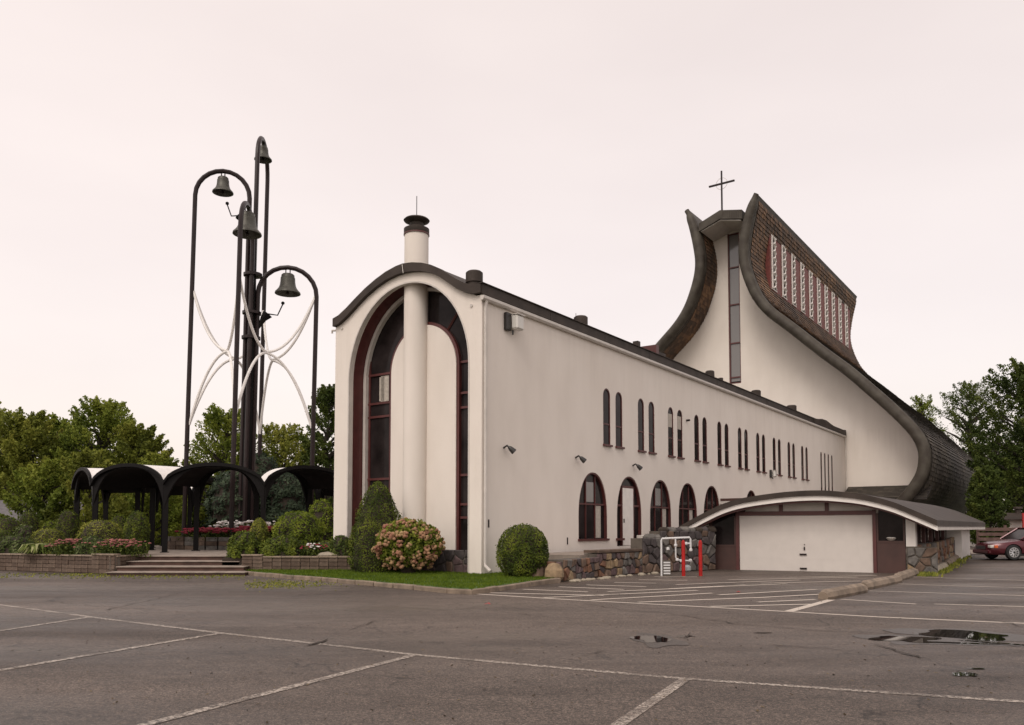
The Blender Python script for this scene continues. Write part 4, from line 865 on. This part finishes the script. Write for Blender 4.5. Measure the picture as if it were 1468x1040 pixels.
def blockwall(root, A, B, z0, nrow, bh=.145, bw=.32, dep=.25, cap=True, seed=0):
    A, B = Vector((*A, 0)), Vector((*B, 0)); L_ = (B - A).length; n = max(1, round(L_ / bw)); w = L_ / n; ang = math.atan2(B.y - A.y, B.x - A.x); d = (B - A) / L_; nn = Vector((d.y, -d.x, 0))
    ms = [MB().box(.006, w - .006, -.015, dep, .004, bh - .006).mesh('block', m_, bevel=.012) for m_ in (M['block'], M['block2'])]; rnd = random.Random(seed)
    for r in range(nrow):
        off = 0 if r % 2 else .5
        for k in range(n):
            p = A + d * w * k + nn * rnd.uniform(-.012, .012); p.z = z0 + r * bh; link('block', rnd.choice(ms), root, p, ang)
    MB().box(0, L_, .03, dep - .02, z0 - .1, z0 + nrow * bh - .01).build('core', M['mortar'], root, loc=A).rotation_euler = (0, 0, ang)
    if cap: 
        m = max(1, round(L_ / .62)); c_ = MB().box(.005, L_ / m - .005, -.05, dep + .02, 0, .055).mesh('cap_slab', M['kerb'], bevel=.01)
        for k in range(m): p = A + d * (L_ / m) * k; p.z = z0 + nrow * bh; link('cap_slab', c_, root, p, ang)
pw = thing('planter_wall', 'long low brown block planter wall left of the steps', 'planter wall')
blockwall(pw, (-25.3, 32.75), (-19.28, 30.33), .0, 4, seed=1); blockwall(pw, (-19.28, 30.33), (-14.75, 28.47), .0, 4, seed=2); blockwall(pw, (-14.75, 28.25), (-13.75, 27.85), 0, 4, .16, seed=3); blockwall(pw, (-13.72, 27.9), (-13.62, 30.1), 0, 4, seed=8)
pw2 = thing('planter_wall', 'low brown block planter wall right of the steps behind the lawn', 'planter wall')
blockwall(pw2, (-9.5, 28.35), (-8.75, 28.25), .05, 4, .14, seed=4); blockwall(pw2, (-8.75, 28.28), (-5.45, 28.25), .10, 3, .15, seed=5); blockwall(pw2, (-10.25, 30.2), (-9.5, 28.4), .05, 4, .14, seed=6)

# ------------------------------------------------------------------ ring canopy of twelve white vaults
can = thing('canopy', 'ring-shaped dark steel canopy of white barrel vaults around the bell tower', 'canopy', (TC.x, TC.y, .575), math.atan2(-TC.y, -TC.x))
RO, RI, NB = 7.6, 5.0, 12; aoff = R_(5.4)
ZB = -.575
def ringpt(r, th, z): return (r * math.cos(th), r * math.sin(th), z + ZB)
rimt = 0
for k in range(NB):
    # boundaries: bay k spans th0..th1 (0 = towards the camera)
    th0 = -aoff * 1 + R_(30) * k - 0; th1 = th0 + R_(30); th0, th1 = -th1, -th0
    def S(r, f):      # point in plan, chord between the bay's two columns
        a = Vector((r * math.cos(th0), r * math.sin(th0), 0)); b = Vector((r * math.cos(th1), r * math.sin(th1), 0)); return a.lerp(b, f)
    def vz(r, f, low=3.52, top=4.30):
        t = 2 * f - 1; return low + (top - low) * (1 - abs(t) ** 2.1) ** .62 * 1.0
    n = 22; tops = []; unds = []; edge = []
    for ri_ in range(5):
        r = RO + .25 - (RO - RI + .25) * ri_ / 4; row = []; row2 = []
        for j in range(n + 1):
            f = j / n; p = S(r, f); z = vz(r, f, 3.50, 4.30 + .02 * ri_); row.append((p.x, p.y, z + ZB)); row2.append((p.x, p.y, z + ZB - .09))
        tops.append(row); unds.append(row2)
    v = MB().grid(tops).build('vault_roof', M['vault'], can, smooth=True)
    MB().grid(unds).build('soffit', M['black'], v, smooth=True)
    for ri_, r in ((0, RO + .27), (4, RI - .02)):
        mb = MB(); rows = []
        for j in range(n + 1):
            f = j / n; p = S(r, f); pi = S(r - .12, f); z = vz(r, f, 3.50, 4.30 + .02 * ri_) + ZB; rows.append(((p.x, p.y, z + .035), (pi.x, pi.y, z + .035), (pi.x, pi.y, z - .11), (p.x, p.y, z - .11)))
        vs = [q_ for r_ in rows for q_ in r_]; fs = [(i * 4 + a, i * 4 + (a + 1) % 4, i * 4 + 4 + (a + 1) % 4, i * 4 + 4 + a) for i in range(n) for a in range(4)]
        MB().add(vs, fs).build('arch_rim', M['black'], v)
        # deep arched bracket under the rim
        mb = MB(); rows = []
        for j in range(n + 1):
            f = j / n; p = S(r - .14, f); pi = S(r - .24, f); z = vz(r, f, 3.50, 4.30 + .02 * ri_) + ZB; t = abs(2 * f - 1); zi = z - .15 - .95 * t ** 5
            rows.append(((p.x, p.y, z - .08), (pi.x, pi.y, z - .08), (pi.x, pi.y, zi), (p.x, p.y, zi)))
        vs = [q_ for r_ in rows for q_ in r_]; MB().add(vs, fs).build('bracket', M['black'], v)
    for r in (RO, RI):
        p = S(r, 0); x, y = p.x, p.y
        MB().tube([(x, y, -.05), (x, y, 3.45 + ZB)], .15, 4, sq=True).build('column', M['black'], can)
        MB().box(x - .17, x + .17, y - .17, y + .17, 0, .03).build('base_plate', M['black'], can)

# ------------------------------------------------------------------ bell tower
bt = thing('bell_tower', 'tall bell tower of dark tubular hoops around a mast with white curved braces', 'bell tower', (TC.x, TC.y, .5), 0)
bt.rotation_euler = (0, R_(.7), 0)
TA = R_(-7.5); dirs = {'front': Vector((-math.sin(TA), -math.cos(TA), 0)), 'right': Vector((math.cos(TA), -math.sin(TA), 0)), 'back': Vector((math.sin(TA), math.cos(TA), 0)), 'left': Vector((-math.cos(TA), math.sin(TA), 0))}
RC = .28; RPS = {'left': 3.0, 'front': 3.35, 'right': 3.25, 'back': 3.35}; tops_ = {'left': 20.1, 'front': 17.65, 'right': 15.2, 'back': 22.7}
MB().tube([(0, 0, 0), (0, 0, 8), (0, 0, 13.5), (0, 0, 17)], [.26, .25, .18, .12], 10).build('mast', M['black'], bt, smooth=True)
for nme, d in dirs.items():
    RP = RPS[nme]; zt = tops_[nme] - .5; rr = (RP - RC) / 2; mid = d * (RP + RC) / 2; pts = [d * RP + Vector((0, 0, z)) for z in (0, (zt - rr) * .5, zt - rr)]
    for k in range(1, 12): a = math.pi * k / 12; pts.append(mid + d * rr * math.cos(a) + Vector((0, 0, zt - rr + rr * math.sin(a))))
    pts += [d * RC + Vector((0, 0, z)) for z in (zt - rr, zt - rr - 3, 6, 0)]
    MB().tube(pts, .12, 8).build('hoop', M['mast'], bt, smooth=True)
    MB().lathe([(.3, 0), (.3, .04), (.16, .06)], 12, (d.x * RP, d.y * RP, .06)).build('base_plate', M['mast'], bt)
names = ['left', 'front', 'right', 'back']
for i, nme in enumerate(names):
    a, b = dirs[nme], dirs[names[(i + 1) % 4]]; m_ = (a + b).normalized()
    for zo, zn, zf in ((13.2, 10.0, 0), (6.3, 9.95, 0)):
        pts = []
        for k in range(-24, 25):
            t = abs(k) / 24; e = b if k > 0 else a; RP = RPS[names[(i + 1) % 4]] if k > 0 else RPS[nme]; w_ = math.sqrt(t * t + .02) - .1414 * (1 - t); pts.append(m_ * 1.35 * (1 - w_) + e * (RP - .1) * w_ + Vector((0, 0, zn + (zo - zn) * t ** 2.3)))
        MB().tube(pts, .068, 8).build('brace', M['vault'], bt, smooth=True)
for z in (10.9, 12.2, 14.2): MB().lathe([(.3, -.07), (.48, -.07), (.48, .07), (.3, .07)], 12, (0, 0, z)).build('collar', M['mast'], bt)
# striker motors bolted to the mast
for (z, d, s) in ((17.3, dirs['left'], .9), (12.2, dirs['right'], 1.0)):
    p = d * .8 * s + Vector((0, 0, z)); q_ = d * .35 + Vector((0, 0, z - .8)); mo = MB().tube([q_, q_.lerp(p, .5) + Vector((0, 0, .1)), p], [.05, .16, .28], 8).build('striker', M['black'], bt)
    MB().tube([p, p + d * .5 * s + Vector((0, 0, -.05)), p + d * .75 * s + Vector((0, 0, .55))], .035, 6).build('striker_arm', M['black'], mo)
    e = p + d * .75 * s + Vector((0, 0, .6)); MB().lathe([(.02, -.09), (.09, -.04), (.09, .04), (.02, .09)], 8, e).build('hammer', M['black'], mo)
def bellobj(nme, s, lab):
    d = dirs[nme]; RP = RPS[nme]; ang = R_(.7); mid = d * (RP + RC) / 2; zt = tops_[nme] - .5 - .2
    loc = Vector((TC.x, TC.y, .5)) + Matrix.Rotation(ang, 3, 'Y') @ (mid + Vector((0, 0, zt)))
    t = thing('bell', lab, 'bell', loc, 0, 'bronze bells hung in the tower hoops')
    for dx in (-.12, .12): MB().tube([(dx * s, 0, .12), (dx * s, 0, -.1), (dx * s * 1.5, 0, -.28 * s)], .03, 6).build('hanger', M['mast'], t)
    pr = [(.10, -.16), (.30, -.18), (.36, -.24), (.37, -.34), (.38, -.38), (.40, -.40), (.41, -.62), (.44, -.82), (.50, -.98), (.60, -1.12), (.70, -1.22), (.715, -1.30), (.66, -1.31), (.58, -1.2), (.42, -.9), (.36, -.5), (.05, -.4)]
    MB().lathe([(r * s, z * s) for r, z in pr], 24).build('bell_body', M['bell'], t, smooth=True)
    MB().tube([(0, 0, -.4 * s), (0, 0, -1.28 * s)], .025, 6).build('clapper_rod', M['mast'], t); MB().lathe([(.02, -1.38 * s), (.09 * s, -1.31 * s), (.09 * s, -1.22 * s), (.02, -1.16 * s)], 10).build('clapper', M['mast'], t)
bellobj('left', .74, 'weathered bronze bell in the highest left-hand hoop, against open sky'); bellobj('front', .98, 'largest bronze bell, in the front hoop close to the central mast')
bellobj('right', .92, 'weathered bronze bell in the lowest right-hand hoop'); bellobj('back', .66, 'small bell at the very top of the tower in the tallest hoop')

# planter with flowers around the tower foot
pl = thing('round_planter', 'round stone planter wall under the bell tower filled with flowers', 'planter', (TC.x, TC.y, .575))
rnd = random.Random(4)
for k in range(40):
    a0, a1 = 2 * math.pi * k / 40 + .01, 2 * math.pi * (k + 1) / 40 - .01
    for r in range(3):
        m = MB(); ro_ = 3.8 + rnd.uniform(-.03, .03); q4 = [(3.5, a0), (ro_, a0), (ro_, a1), (3.5, a1)]; z0, z1 = r * .2 + .004, r * .2 + .192
        m.add([(p[0] * math.cos(p[1]), p[0] * math.sin(p[1]), z) for z in (z0, z1) for p in q4], [(0, 1, 2, 3), (4, 5, 6, 7), (0, 1, 5, 4), (1, 2, 6, 5), (2, 3, 7, 6), (3, 0, 4, 7)]); m.build('stone', rnd.choice([M['block'], M['block2'], STONES[1]]), pl)
MB().lathe([(3.52, .3), (3.52, .52)], 32).build('soil_bed', M['soil'], pl)
def flowers(label, cat, pts, petal, leafm, h=.35, r=.09, n=60, name='flower_bed', group=None, loc=(0, 0, 0), spread=.25):
    """several heads on leafy stems: heads in one part, leaves in another"""
    o = thing(name, label, cat, loc, 0, group); hd = MB(); lf = MB(); lf.t = []
    for i in range(n):
        c = Vector(random.choice(pts)) + Vector((random.gauss(0, spread), random.gauss(0, spread), 0)); hh = h * random.uniform(.75, 1.15) - .35 * ((c - Vector(random.choice(pts))).length > spread * 2) * .2
        rr = r * random.uniform(.7, 1.2); hd.lathe([(rr * .4, hh - rr * .35), (rr, hh), (rr * .75, hh + rr * .4), (.01, hh + rr * .5)], 7, tuple(c))
        for k in range(14): leaf(lf, c + Vector((random.gauss(0, .10), random.gauss(0, .10), random.uniform(.0, hh * .95))), .11, random.random(), None, .5)
    hd.build('blossoms', petal, o, smooth=False); lf.build('leaves', leafm, o, fix=False); return o
def arcp(r, a0, a1, n): return [(r * math.cos(a), r * math.sin(a), .45) for a in [a0 + (a1 - a0) * k / n for k in range(n + 1)]]
th = math.atan2(-TC.y, -TC.x)
flowers('bank of red flowers at the left of the round planter', 'flowers', arcp(3.3, th - .85, th - .25, 8), M['redf'], M['leaf_dark'], .5, .13, 110, 'red_flowers', 'flowers in the round planter', (TC.x, TC.y, .575))
flowers('white flowers in the middle of the round planter', 'flowers', arcp(2.6, th - .5, th + .45, 10), M['whitef'], M['leaf_dark'], .80, .085, 150, 'white_flowers', 'flowers in the round planter', (TC.x, TC.y, .575))
flowers('bank of crimson flowers behind the front bell pole', 'flowers', arcp(3.3, th - .1, th + .45, 8), M['redf'], M['leaf_dark'], .55, .13, 110, 'red_flowers', 'flowers in the round planter', (TC.x, TC.y, .575))
# conifers inside the planter
for u, v, D, wpx, lab, sd_ in ((338, 672, 42.2, 78, 'large rounded dark blue-green conifer seen through the front arch', 3), (372, 648, 44.5, 70, 'taller bluish conifer rising above the canopy behind the mast', 4), (410, 676, 43, 60, 'dark conifer seen below the canopy right of the mast', 5)):
    x = (u - CXP) / F * D; h = H + (HZ - v) * D / F - .6; r = wpx * D / F / 2
    shrub('conifer', lab, 'conifer', (x, D, .6), [(r * .6, 0), (r * .95, h * .25), (r, h * .5), (r * .85, h * .75), (r * .5, h * .93), (.08, h)], M['leaf_blue'], 7000, .16, 'conifers around the bell mast', rough=.16, seed=sd_)

# ------------------------------------------------------------------ clipped shrubs and flowers
def sh_at(u, vt, vb, zb, hwpx, kind, mt, name, label, n=3500, size=.06, D=None, cat='shrub', group='clipped shrubs in the planter left of the steps', **k):
    g = gnd(u, vb, zb) if D is None else Vector(((u - CXP) / F * D, D, 0)); D = g.y; r = hwpx * D / F; h = H + (HZ - vt) * D / F - zb
    prof = {'cone': [(r * .9, 0), (r, h * .22), (r * .88, h * .45), (r * .68, h * .65), (r * .46, h * .82), (r * .25, h * .94), (.04, h)], 'ball': ball(r, h), 'dome': dome(r, h), 'egg': [(r * .8, 0), (r, h * .3), (r, h * .6), (r * .8, h * .82), (r * .45, h * .95), (.05, h)]}[kind]
    return shrub(name, label, cat, (g.x, D, zb), prof, mt, n, size, group, **k)
GP = .55
sh_at(10, 741, 0, GP, 22, 'ball', M['leaf_yew'], 'globe_shrub', 'dark green globe shrub at the left edge, upper row', D=33.5)
sh_at(5, 760, 0, GP, 22, 'dome', M['leaf_yew'], 'dome_shrub', 'low green dome shrub at the left edge, lower row', D=31.8, rough=.08)
sh_at(41, 733, 0, GP, 16, 'egg', M['leaf_yew'], 'cone_shrub', 'small dark cone shaped shrub in front of the grey roof', D=35)
sh_at(72, 747, 0, GP, 15, 'dome', M['leaf_lime'], 'dome_shrub', 'small yellowish shrub right of the dark cone shrub', D=36)
sh_at(98, 731, 0, GP, 18, 'ball', M['leaf_yew'], 'globe_shrub', 'round dark globe shrub left of the olive mound', D=34.5)
sh_at(70, 758, 0, GP, 26, 'dome', M['leaf_olive'], 'dome_shrub', 'spreading olive shrub behind the striped hosta', D=32.3, rough=.12)
sh_at(145, 745, 0, GP, 33, 'dome', M['leaf_olive'], 'dome_shrub', 'wide olive green mound shrub behind the pink flowers', D=33.0, rough=.09, n=4500)
sh_at(172, 737, 0, GP, 19, 'dome', M['leaf_lime'], 'dome_shrub', 'bright yellow green shrub behind the columnar yew', D=35.5)
sh_at(197, 733, 0, GP, 17.5, 'egg', M['leaf_yew'], 'columnar_shrub', 'tall egg shaped dark yew at the right end of the bed', D=30.3, n=5000)
sh_at(22, 768, 0, GP, 26, 'dome', M['leaf_grey'], 'perennial', 'loose grey green perennial left of the striped hosta', D=31.2, rough=.2, size=.1, n=1800, cat='plant')
sh_at(37, 752, 0, GP, 14, 'dome', M['leaf_grey'], 'perennial', 'pale leafy plant between the dome shrubs', D=32.6, rough=.25, size=.1, n=900, cat='plant')
sh_at(133, 770, 0, GP, 22, 'dome', M['leaf_grey'], 'perennial', 'grey green leafy clump between the two pink flower mounds', D=29.6, rough=.18, size=.1, n=1800, cat='plant')
def hosta(u, D, r, label):
    x = (u - CXP) / F * D; o = thing('hosta', label, 'plant', (x, D, GP)); mb = MB(); mb.t = []
    for i in range(150):
        a = random.uniform(0, 6.28); l = r * random.uniform(.5, 1.1); w_ = .05; d = Vector((math.cos(a), math.sin(a), 0)); s = Vector((-d.y, d.x, 0)) * w_; h = random.uniform(.22, .48); tn = random.random()
        p = [Vector((0, 0, .02)), d * l * .35 + Vector((0, 0, h)), d * l * .75 + Vector((0, 0, h * .95)), d * l + Vector((0, 0, h * .35))]
        mb.add([p[0], p[1] - s, p[1] + s, p[2] - s, p[2] + s, p[3]], [(0, 1, 2), (1, 3, 4, 2), (3, 5, 4)]); mb.t += [tn, tn, tn]
    mb.build('leaves', M['leaf_hosta'], o, fix=False)
hosta(58, 29.9, .75, 'striped yellow green hosta spilling over the planter wall')
def mound(u, D, label, petal, n=170, s=.27, h=.55, g='pink flower mounds on the planter wall', z=GP):
    x = (u - CXP) / F * D; flowers(label, 'flowers', [(0, 0, 0), (.25, 0, 0), (-.25, 0, 0), (.1, .15, 0)], petal, M['leaf_dark'], h, .055, n, 'sedum', g, (x, D, z), s)
mound(105, 29.6, 'pink sedum mound left of the grey green clump', M['pink']); mound(172, 29.0, 'pink sedum mound next to the columnar yew', M['pink'])
# right of the steps
G2 = 'shrubs in the planter right of the steps'
sh_at(353, 762, 0, GP, 24, 'dome', M['leaf_yew'], 'spreading_shrub', 'dark spreading shrub overhanging the right end of the steps', D=29.2, rough=.2, size=.09, group=G2, n=4000)
sh_at(408, 768, 0, GP, 34, 'dome', M['leaf_yew'], 'spreading_shrub', 'dark spreading shrub on top of the right planter wall', D=29.4, rough=.18, size=.09, group=G2, n=4500)
sh_at(372, 743, 0, GP, 13, 'egg', M['leaf_olive'], 'globe_shrub', 'small rounded clipped shrub in front of the ring canopy column', D=31, group=G2)
sh_at(428, 733, 0, GP, 34, 'ball', M['leaf_lime'], 'globe_shrub', 'large bright green rounded shrub right of the arches', D=31.2, rough=.12, size=.08, group=G2, n=5500)
sh_at(462, 716, 0, GP, 26, 'dome', M['leaf_lime'], 'dome_shrub', 'light green bush against the wing corner', D=33.5, rough=.15, size=.09, group=G2, n=4000)
sh_at(490, 768, 0, GP, 18, 'dome', M['leaf_dark'], 'perennial', 'small dark leafy plant at the foot of the white wing corner', D=29.0, rough=.25, size=.09, group=G2, n=1400, cat='plant')
sh_at(468, 776, 0, .45, 20, 'dome', M['leaf_yew'], 'dome_shrub', 'low dark groundcover shrub behind the white rock', D=29.6, rough=.2, size=.09, group=G2, n=1500)
mound(449, 28.9, 'small clump of red and white flowers on the right planter', M['redf'], 40, .12, .40, 'small flowers right of the steps')
x, D = (449 - CXP) / F * 28.8, 28.8; flowers('white blossoms dotted among the small red clump', 'flowers', [(0, 0, 0)], M['whitef'], M['leaf_dark'], .44, .045, 22, 'white_flowers', 'small flowers right of the steps', (x, D, GP), .13)
m = MB(); m.lathe([(.40, 0), (.42, .05), (.25, .13), (.03, .16)], 12); o = m.build('rock', M['rock'], loc=((471 - CXP) / F * 28.7, 28.7, GP + .04)); tag(o, 'flat pale rock lying on the right planter wall', 'rock')
# by the wing
x = (542 - CXP) / F * 27.35
shrub('cone_shrub', 'tall dark clipped conical yew in front of the arched recess', 'shrub', (x, 27.35, .1), [(.88, 0), (.97, .4), (.94, 1.0), (.83, 1.5), (.70, 2.0), (.52, 2.5), (.36, 2.82), (.16, 3.02), (.03, 3.08)], M['leaf_yew'], 12000, .06, None, rough=.05, seed=5)
shrub('ball_shrub', 'dark clipped ball shrub at the foot of the long white wall', 'shrub', ((750 - CXP) / F * 24.6, 24.6, .08), ball(.79, 1.62, 12), M['leaf_yew'], 9000, .06, None, rough=.045, seed=6)
hy = thing('hydrangea', 'hydrangea bush with drooping pinkish cream blossoms beside the stone base', 'shrub', ((586 - CXP) / F * 26.2, 26.2, .1))
MB().lathe([(.2, 0), (.4, .4), (.75, 1.0), (.5, 1.45), (.1, 1.6)], 12).build('stems', M['soil'], hy)
lf = MB(); lf.t = []; hd = MB()
for i in range(4200):
    q_ = rand_unit(); p = Vector((q_.x * 1.0, q_.y * .9, .98 + q_.z * .75)) * 1; p *= 1; k = random.uniform(.75, 1.10); p = Vector((p.x * k, p.y * k, .98 + (p.z - .98) * k))
    if p.z > .12: leaf(lf, p, .15, random.random(), None, .6)
for i in range(165):
    q_ = rand_unit()
    if q_.y > .5: continue
    kk = random.uniform(.92, 1.13); p = Vector((q_.x * 1.03 * kk, q_.y * .95 * kk, .92 + q_.z * .72 * kk)); r = random.uniform(.07, .13)
    if p.z < .25: continue
    for k in range(7): w_ = rand_unit() * r * .7; c = p + Vector((w_.x, w_.y, w_.z * 1.3)); hd.lathe([(.01, -.05), (r * .5, -.02), (r * .55, .02), (.01, .05)], 6, tuple(c))
lf.build('foliage', M['leaf_maple'], hy, fix=False); hd.build('blossoms', M['hyd'], hy)

# ------------------------------------------------------------------ car, fence, houses in the background
def sedan(loc, rot):
    c = thing('parked_car', 'dark maroon sedan parked side-on at the right edge', 'car', loc, rot)
    # x forward, y left; stations along x with half-section (y,z)
    st = [(2.32, .42, .62, .30), (2.26, .62, .66, .24), (2.05, .78, .72, .22), (1.6, .86, .79, .2), (1.0, .88, .86, .2), (.4, .89, .90, .2), (-.5, .89, .91, .2), (-1.4, .88, .92, .2), (-2.0, .84, .93, .22), (-2.28, .74, .86, .28), (-2.34, .55, .72, .34)]
    rows = []
    for x, hw_, zt, zb in st:
        half = [(hw_ * .82, zb), (hw_ * .97, zb + .10), (hw_, (zb + zt) * .5), (hw_ * .985, zt - .12), (hw_ * .90, zt - .02), (hw_ * .6, zt + .02), (0, zt + .035)]
        rows.append([(x, y, z) for y, z in half] + [(x, -y, z) for y, z in half[::-1][1:]])
    m = MB().grid(rows); k = len(rows[0]); m.f.append(tuple(range(k))); m.f.append(tuple((len(rows) - 1) * k + i for i in range(k)))
    for i in range(len(rows) - 1): m.f.append((i * k, (i + 1) * k, (i + 1) * k + k - 1, i * k + k - 1))
    body = m.build('body', M['carpaint'], c, smooth=True)
    cut = MB()
    for wx in (1.38, -1.36): cut.tube([(wx, -1.2, .33), (wx, 1.2, .33)], .37, 24)
    co = cut.build('wheel_cut', None); co.parent = body
    bo_ = body.modifiers.new('arches', 'BOOLEAN'); bo_.object = co; bo_.operation = 'DIFFERENCE'
    dg = bpy.context.evaluated_depsgraph_get(); me = bpy.data.meshes.new_from_object(body.evaluated_get(dg)); body.modifiers.clear(); body.data = me; bpy.data.objects.remove(co)
    me.polygons.foreach_set('use_smooth', [True] * len(me.polygons)); me.set_sharp_from_angle(angle=R_(35))
    cs = [(.95, .70, .90), (.25, .60, 1.36), (-.9, .60, 1.40), (-1.75, .66, .95)]
    g = MB(); rws = [[(cs[i][0], s * (cs[i][1] if i in (0, 3) else .62), cs[i][2]) for s in (-1, 1)] for i in range(4)]
    low = [(.95, .84, .88), (.25, .85, .90), (-.9, .85, .91), (-1.75, .80, .93)]
    for s in (-1, 1): g.add([(a[0], s * a[1], a[2]) for a in low] + [(x[0], s * (.64 if i in (1, 2) else x[1]), x[2]) for i, x in enumerate(cs)], [(0, 1, 5, 4), (1, 2, 6, 5), (2, 3, 7, 6)])
    g.add([rws[0][0], rws[0][1], rws[1][1], rws[1][0]], [(0, 1, 2, 3)]); g.add([rws[3][0], rws[3][1], rws[2][1], rws[2][0]], [(0, 1, 2, 3)])
    g.build('windows', M['glass'], c)
    MB().box(-.93, .28, -.63, .63, 1.36, 1.42).build('roof', M['carpaint'], c, bevel=.03)
    for s in (-1, 1):
        MB().tube([(.98, s * .77, .90), (.25, s * .64, 1.38)], .035, 6).build('windscreen_pillar', M['carpaint'], c); MB().tube([(-.3, s * .85, .9), (-.32, s * .64, 1.4)], .03, 6).build('door_pillar', M['carpaint'], c); MB().tube([(-1.75, s * .75, .94), (-.9, s * .63, 1.39)], .05, 6).build('rear_pillar', M['carpaint'], c)
        MB().box(-1.3, .9, s * .885 - .012, s * .885 + .012, .55, .60).build('side_trim', M['chrome'], c)
        MB().box(2.13, 2.30, s * .60 - .12, s * .60 + .10, .52, .64).build('headlight', M['lampglass'], c, bevel=.02); MB().box(2.02, 2.16, s * .76 - .035, s * .76 + .04, .52, .64).build('indicator', M['amber'], c, bevel=.01)
        MB().box(.62, .78, s * .95 - .08, s * .95 + .08, .92, 1.04).build('mirror', M['carpaint'], c, bevel=.03)
        for wx in (1.38, -1.36):
            w = MB(); w.lathe([(.20, -.1), (.31, -.1), (.33, -.07), (.33, .07), (.31, .1), (.20, .1)], 28); wo_ = w.build('wheel', M['tyre'], c, smooth=True, loc=(wx, s * .78, .33)); wo_.rotation_euler = (R_(90), 0, 0)
            r_ = MB(); r_.lathe([(.06, -.085), (.06, .085)], 12); 
            for k in range(10):
                a = 2 * math.pi * k / 10; r_.tube([(.05 * math.cos(a), .05 * math.sin(a), -s * .09), (.2 * math.cos(a), .2 * math.sin(a), -s * .08)], [.03, .034], 5)
            pts = [(.205 * math.cos(a), .205 * math.sin(a), -s * .085) for a in [2 * math.pi * j / 24 for j in range(24)]]; r_.tube(pts, .022, 6, closed=True); r_.build('rim', M['alloy'], wo_)
    MB().box(2.2, 2.36, -.62, .62, .26, .44).build('bumper', M['carpaint'], c, bevel=.04); MB().box(2.315, 2.335, -.35, .35, .46, .60).build('grille', M['hood'], c); MB().box(-1.05, 1.05, -.8, .8, .17, .3).build('chassis', M['tyre'], c)
    return c
cy = 36.0; gx = (1434.5 - CXP) / F * (cy - .78); zc = gz(gx, cy) 
sedan((gx + 1.85, cy, zc + .02), math.pi)
fn = thing('wooden_fence', 'brown horizontal board fence behind the garage end', 'fence', (0, 0, 0))
for k in range(5): MB().box(25.5, 33.0, 44 - .03, 44.03, .35 + k * .27, .53 + k * .27).build('board', M['fence'], fn)
for k in range(6): MB().box(25.5 + k * 1.5, 25.62 + k * 1.5, 44.03, 44.14, .1, 1.75).build('post', M['fence'], fn)
def house(x, y, w, dp, hw_, hr, wall, roof, label, rot=0):
    h = thing('house', label, 'house', (x, y, 0), rot); MB().box(-w / 2, w / 2, -dp / 2, dp / 2, -.2, hw_).build('wall', wall, h)
    MB().prism([(-dp / 2 - .5, hw_), (0, hw_ + hr), (dp / 2 + .5, hw_), (dp / 2 + .5, hw_ - .12), (0, hw_ + hr - .15), (-dp / 2 - .5, hw_ - .12)], lambda a, b, d: (d, a, b), -w / 2 - .5, w / 2 + .5).build('roof', roof, h)
    for k in range(max(1, int(w / 3))):
        x_ = -w / 2 + 1.2 + k * 3; wi = MB().box(x_, x_ + 1.1, -dp / 2 - .04, -dp / 2 - .002, .9, 2.0).build('window', M['trim'], h); MB().box(x_ + .08, x_ + 1.02, -dp / 2 - .06, -dp / 2 - .045, .98, 1.92).build('pane', M['glass'], wi)
    MB().lathe([(.2, hw_ + hr - .5), (.2, hw_ + hr + .25), (.32, hw_ + hr + .3), (.3, hw_ + hr + .45)], 10).build('roof_vent', M['dark'], h); return h
house(-34.5, 55.5, 13, 8, 2.05, 1.45, M['brick'], M['hroof'], 'low bungalow with grey shingle roof behind the shrubs at far left', .15)
house(37.2, 59.0, 6.0, 7, 2.2, .5, M['white'], M['dark'], 'low white building glimpsed through the trees behind the car', 0)
rs = MB().box(-.35, .35, -.05, .05, 1.2, 2.6); o = rs.build('signboard', M['redlight'], loc=(35.0, 54.5, 0)); tag(o, 'small red panel beside the white building behind the car', 'sign')
MB().tube([(0, 0, -.3), (0, 0, 1.2)], .05, 6).build('post', M['trim'], o)
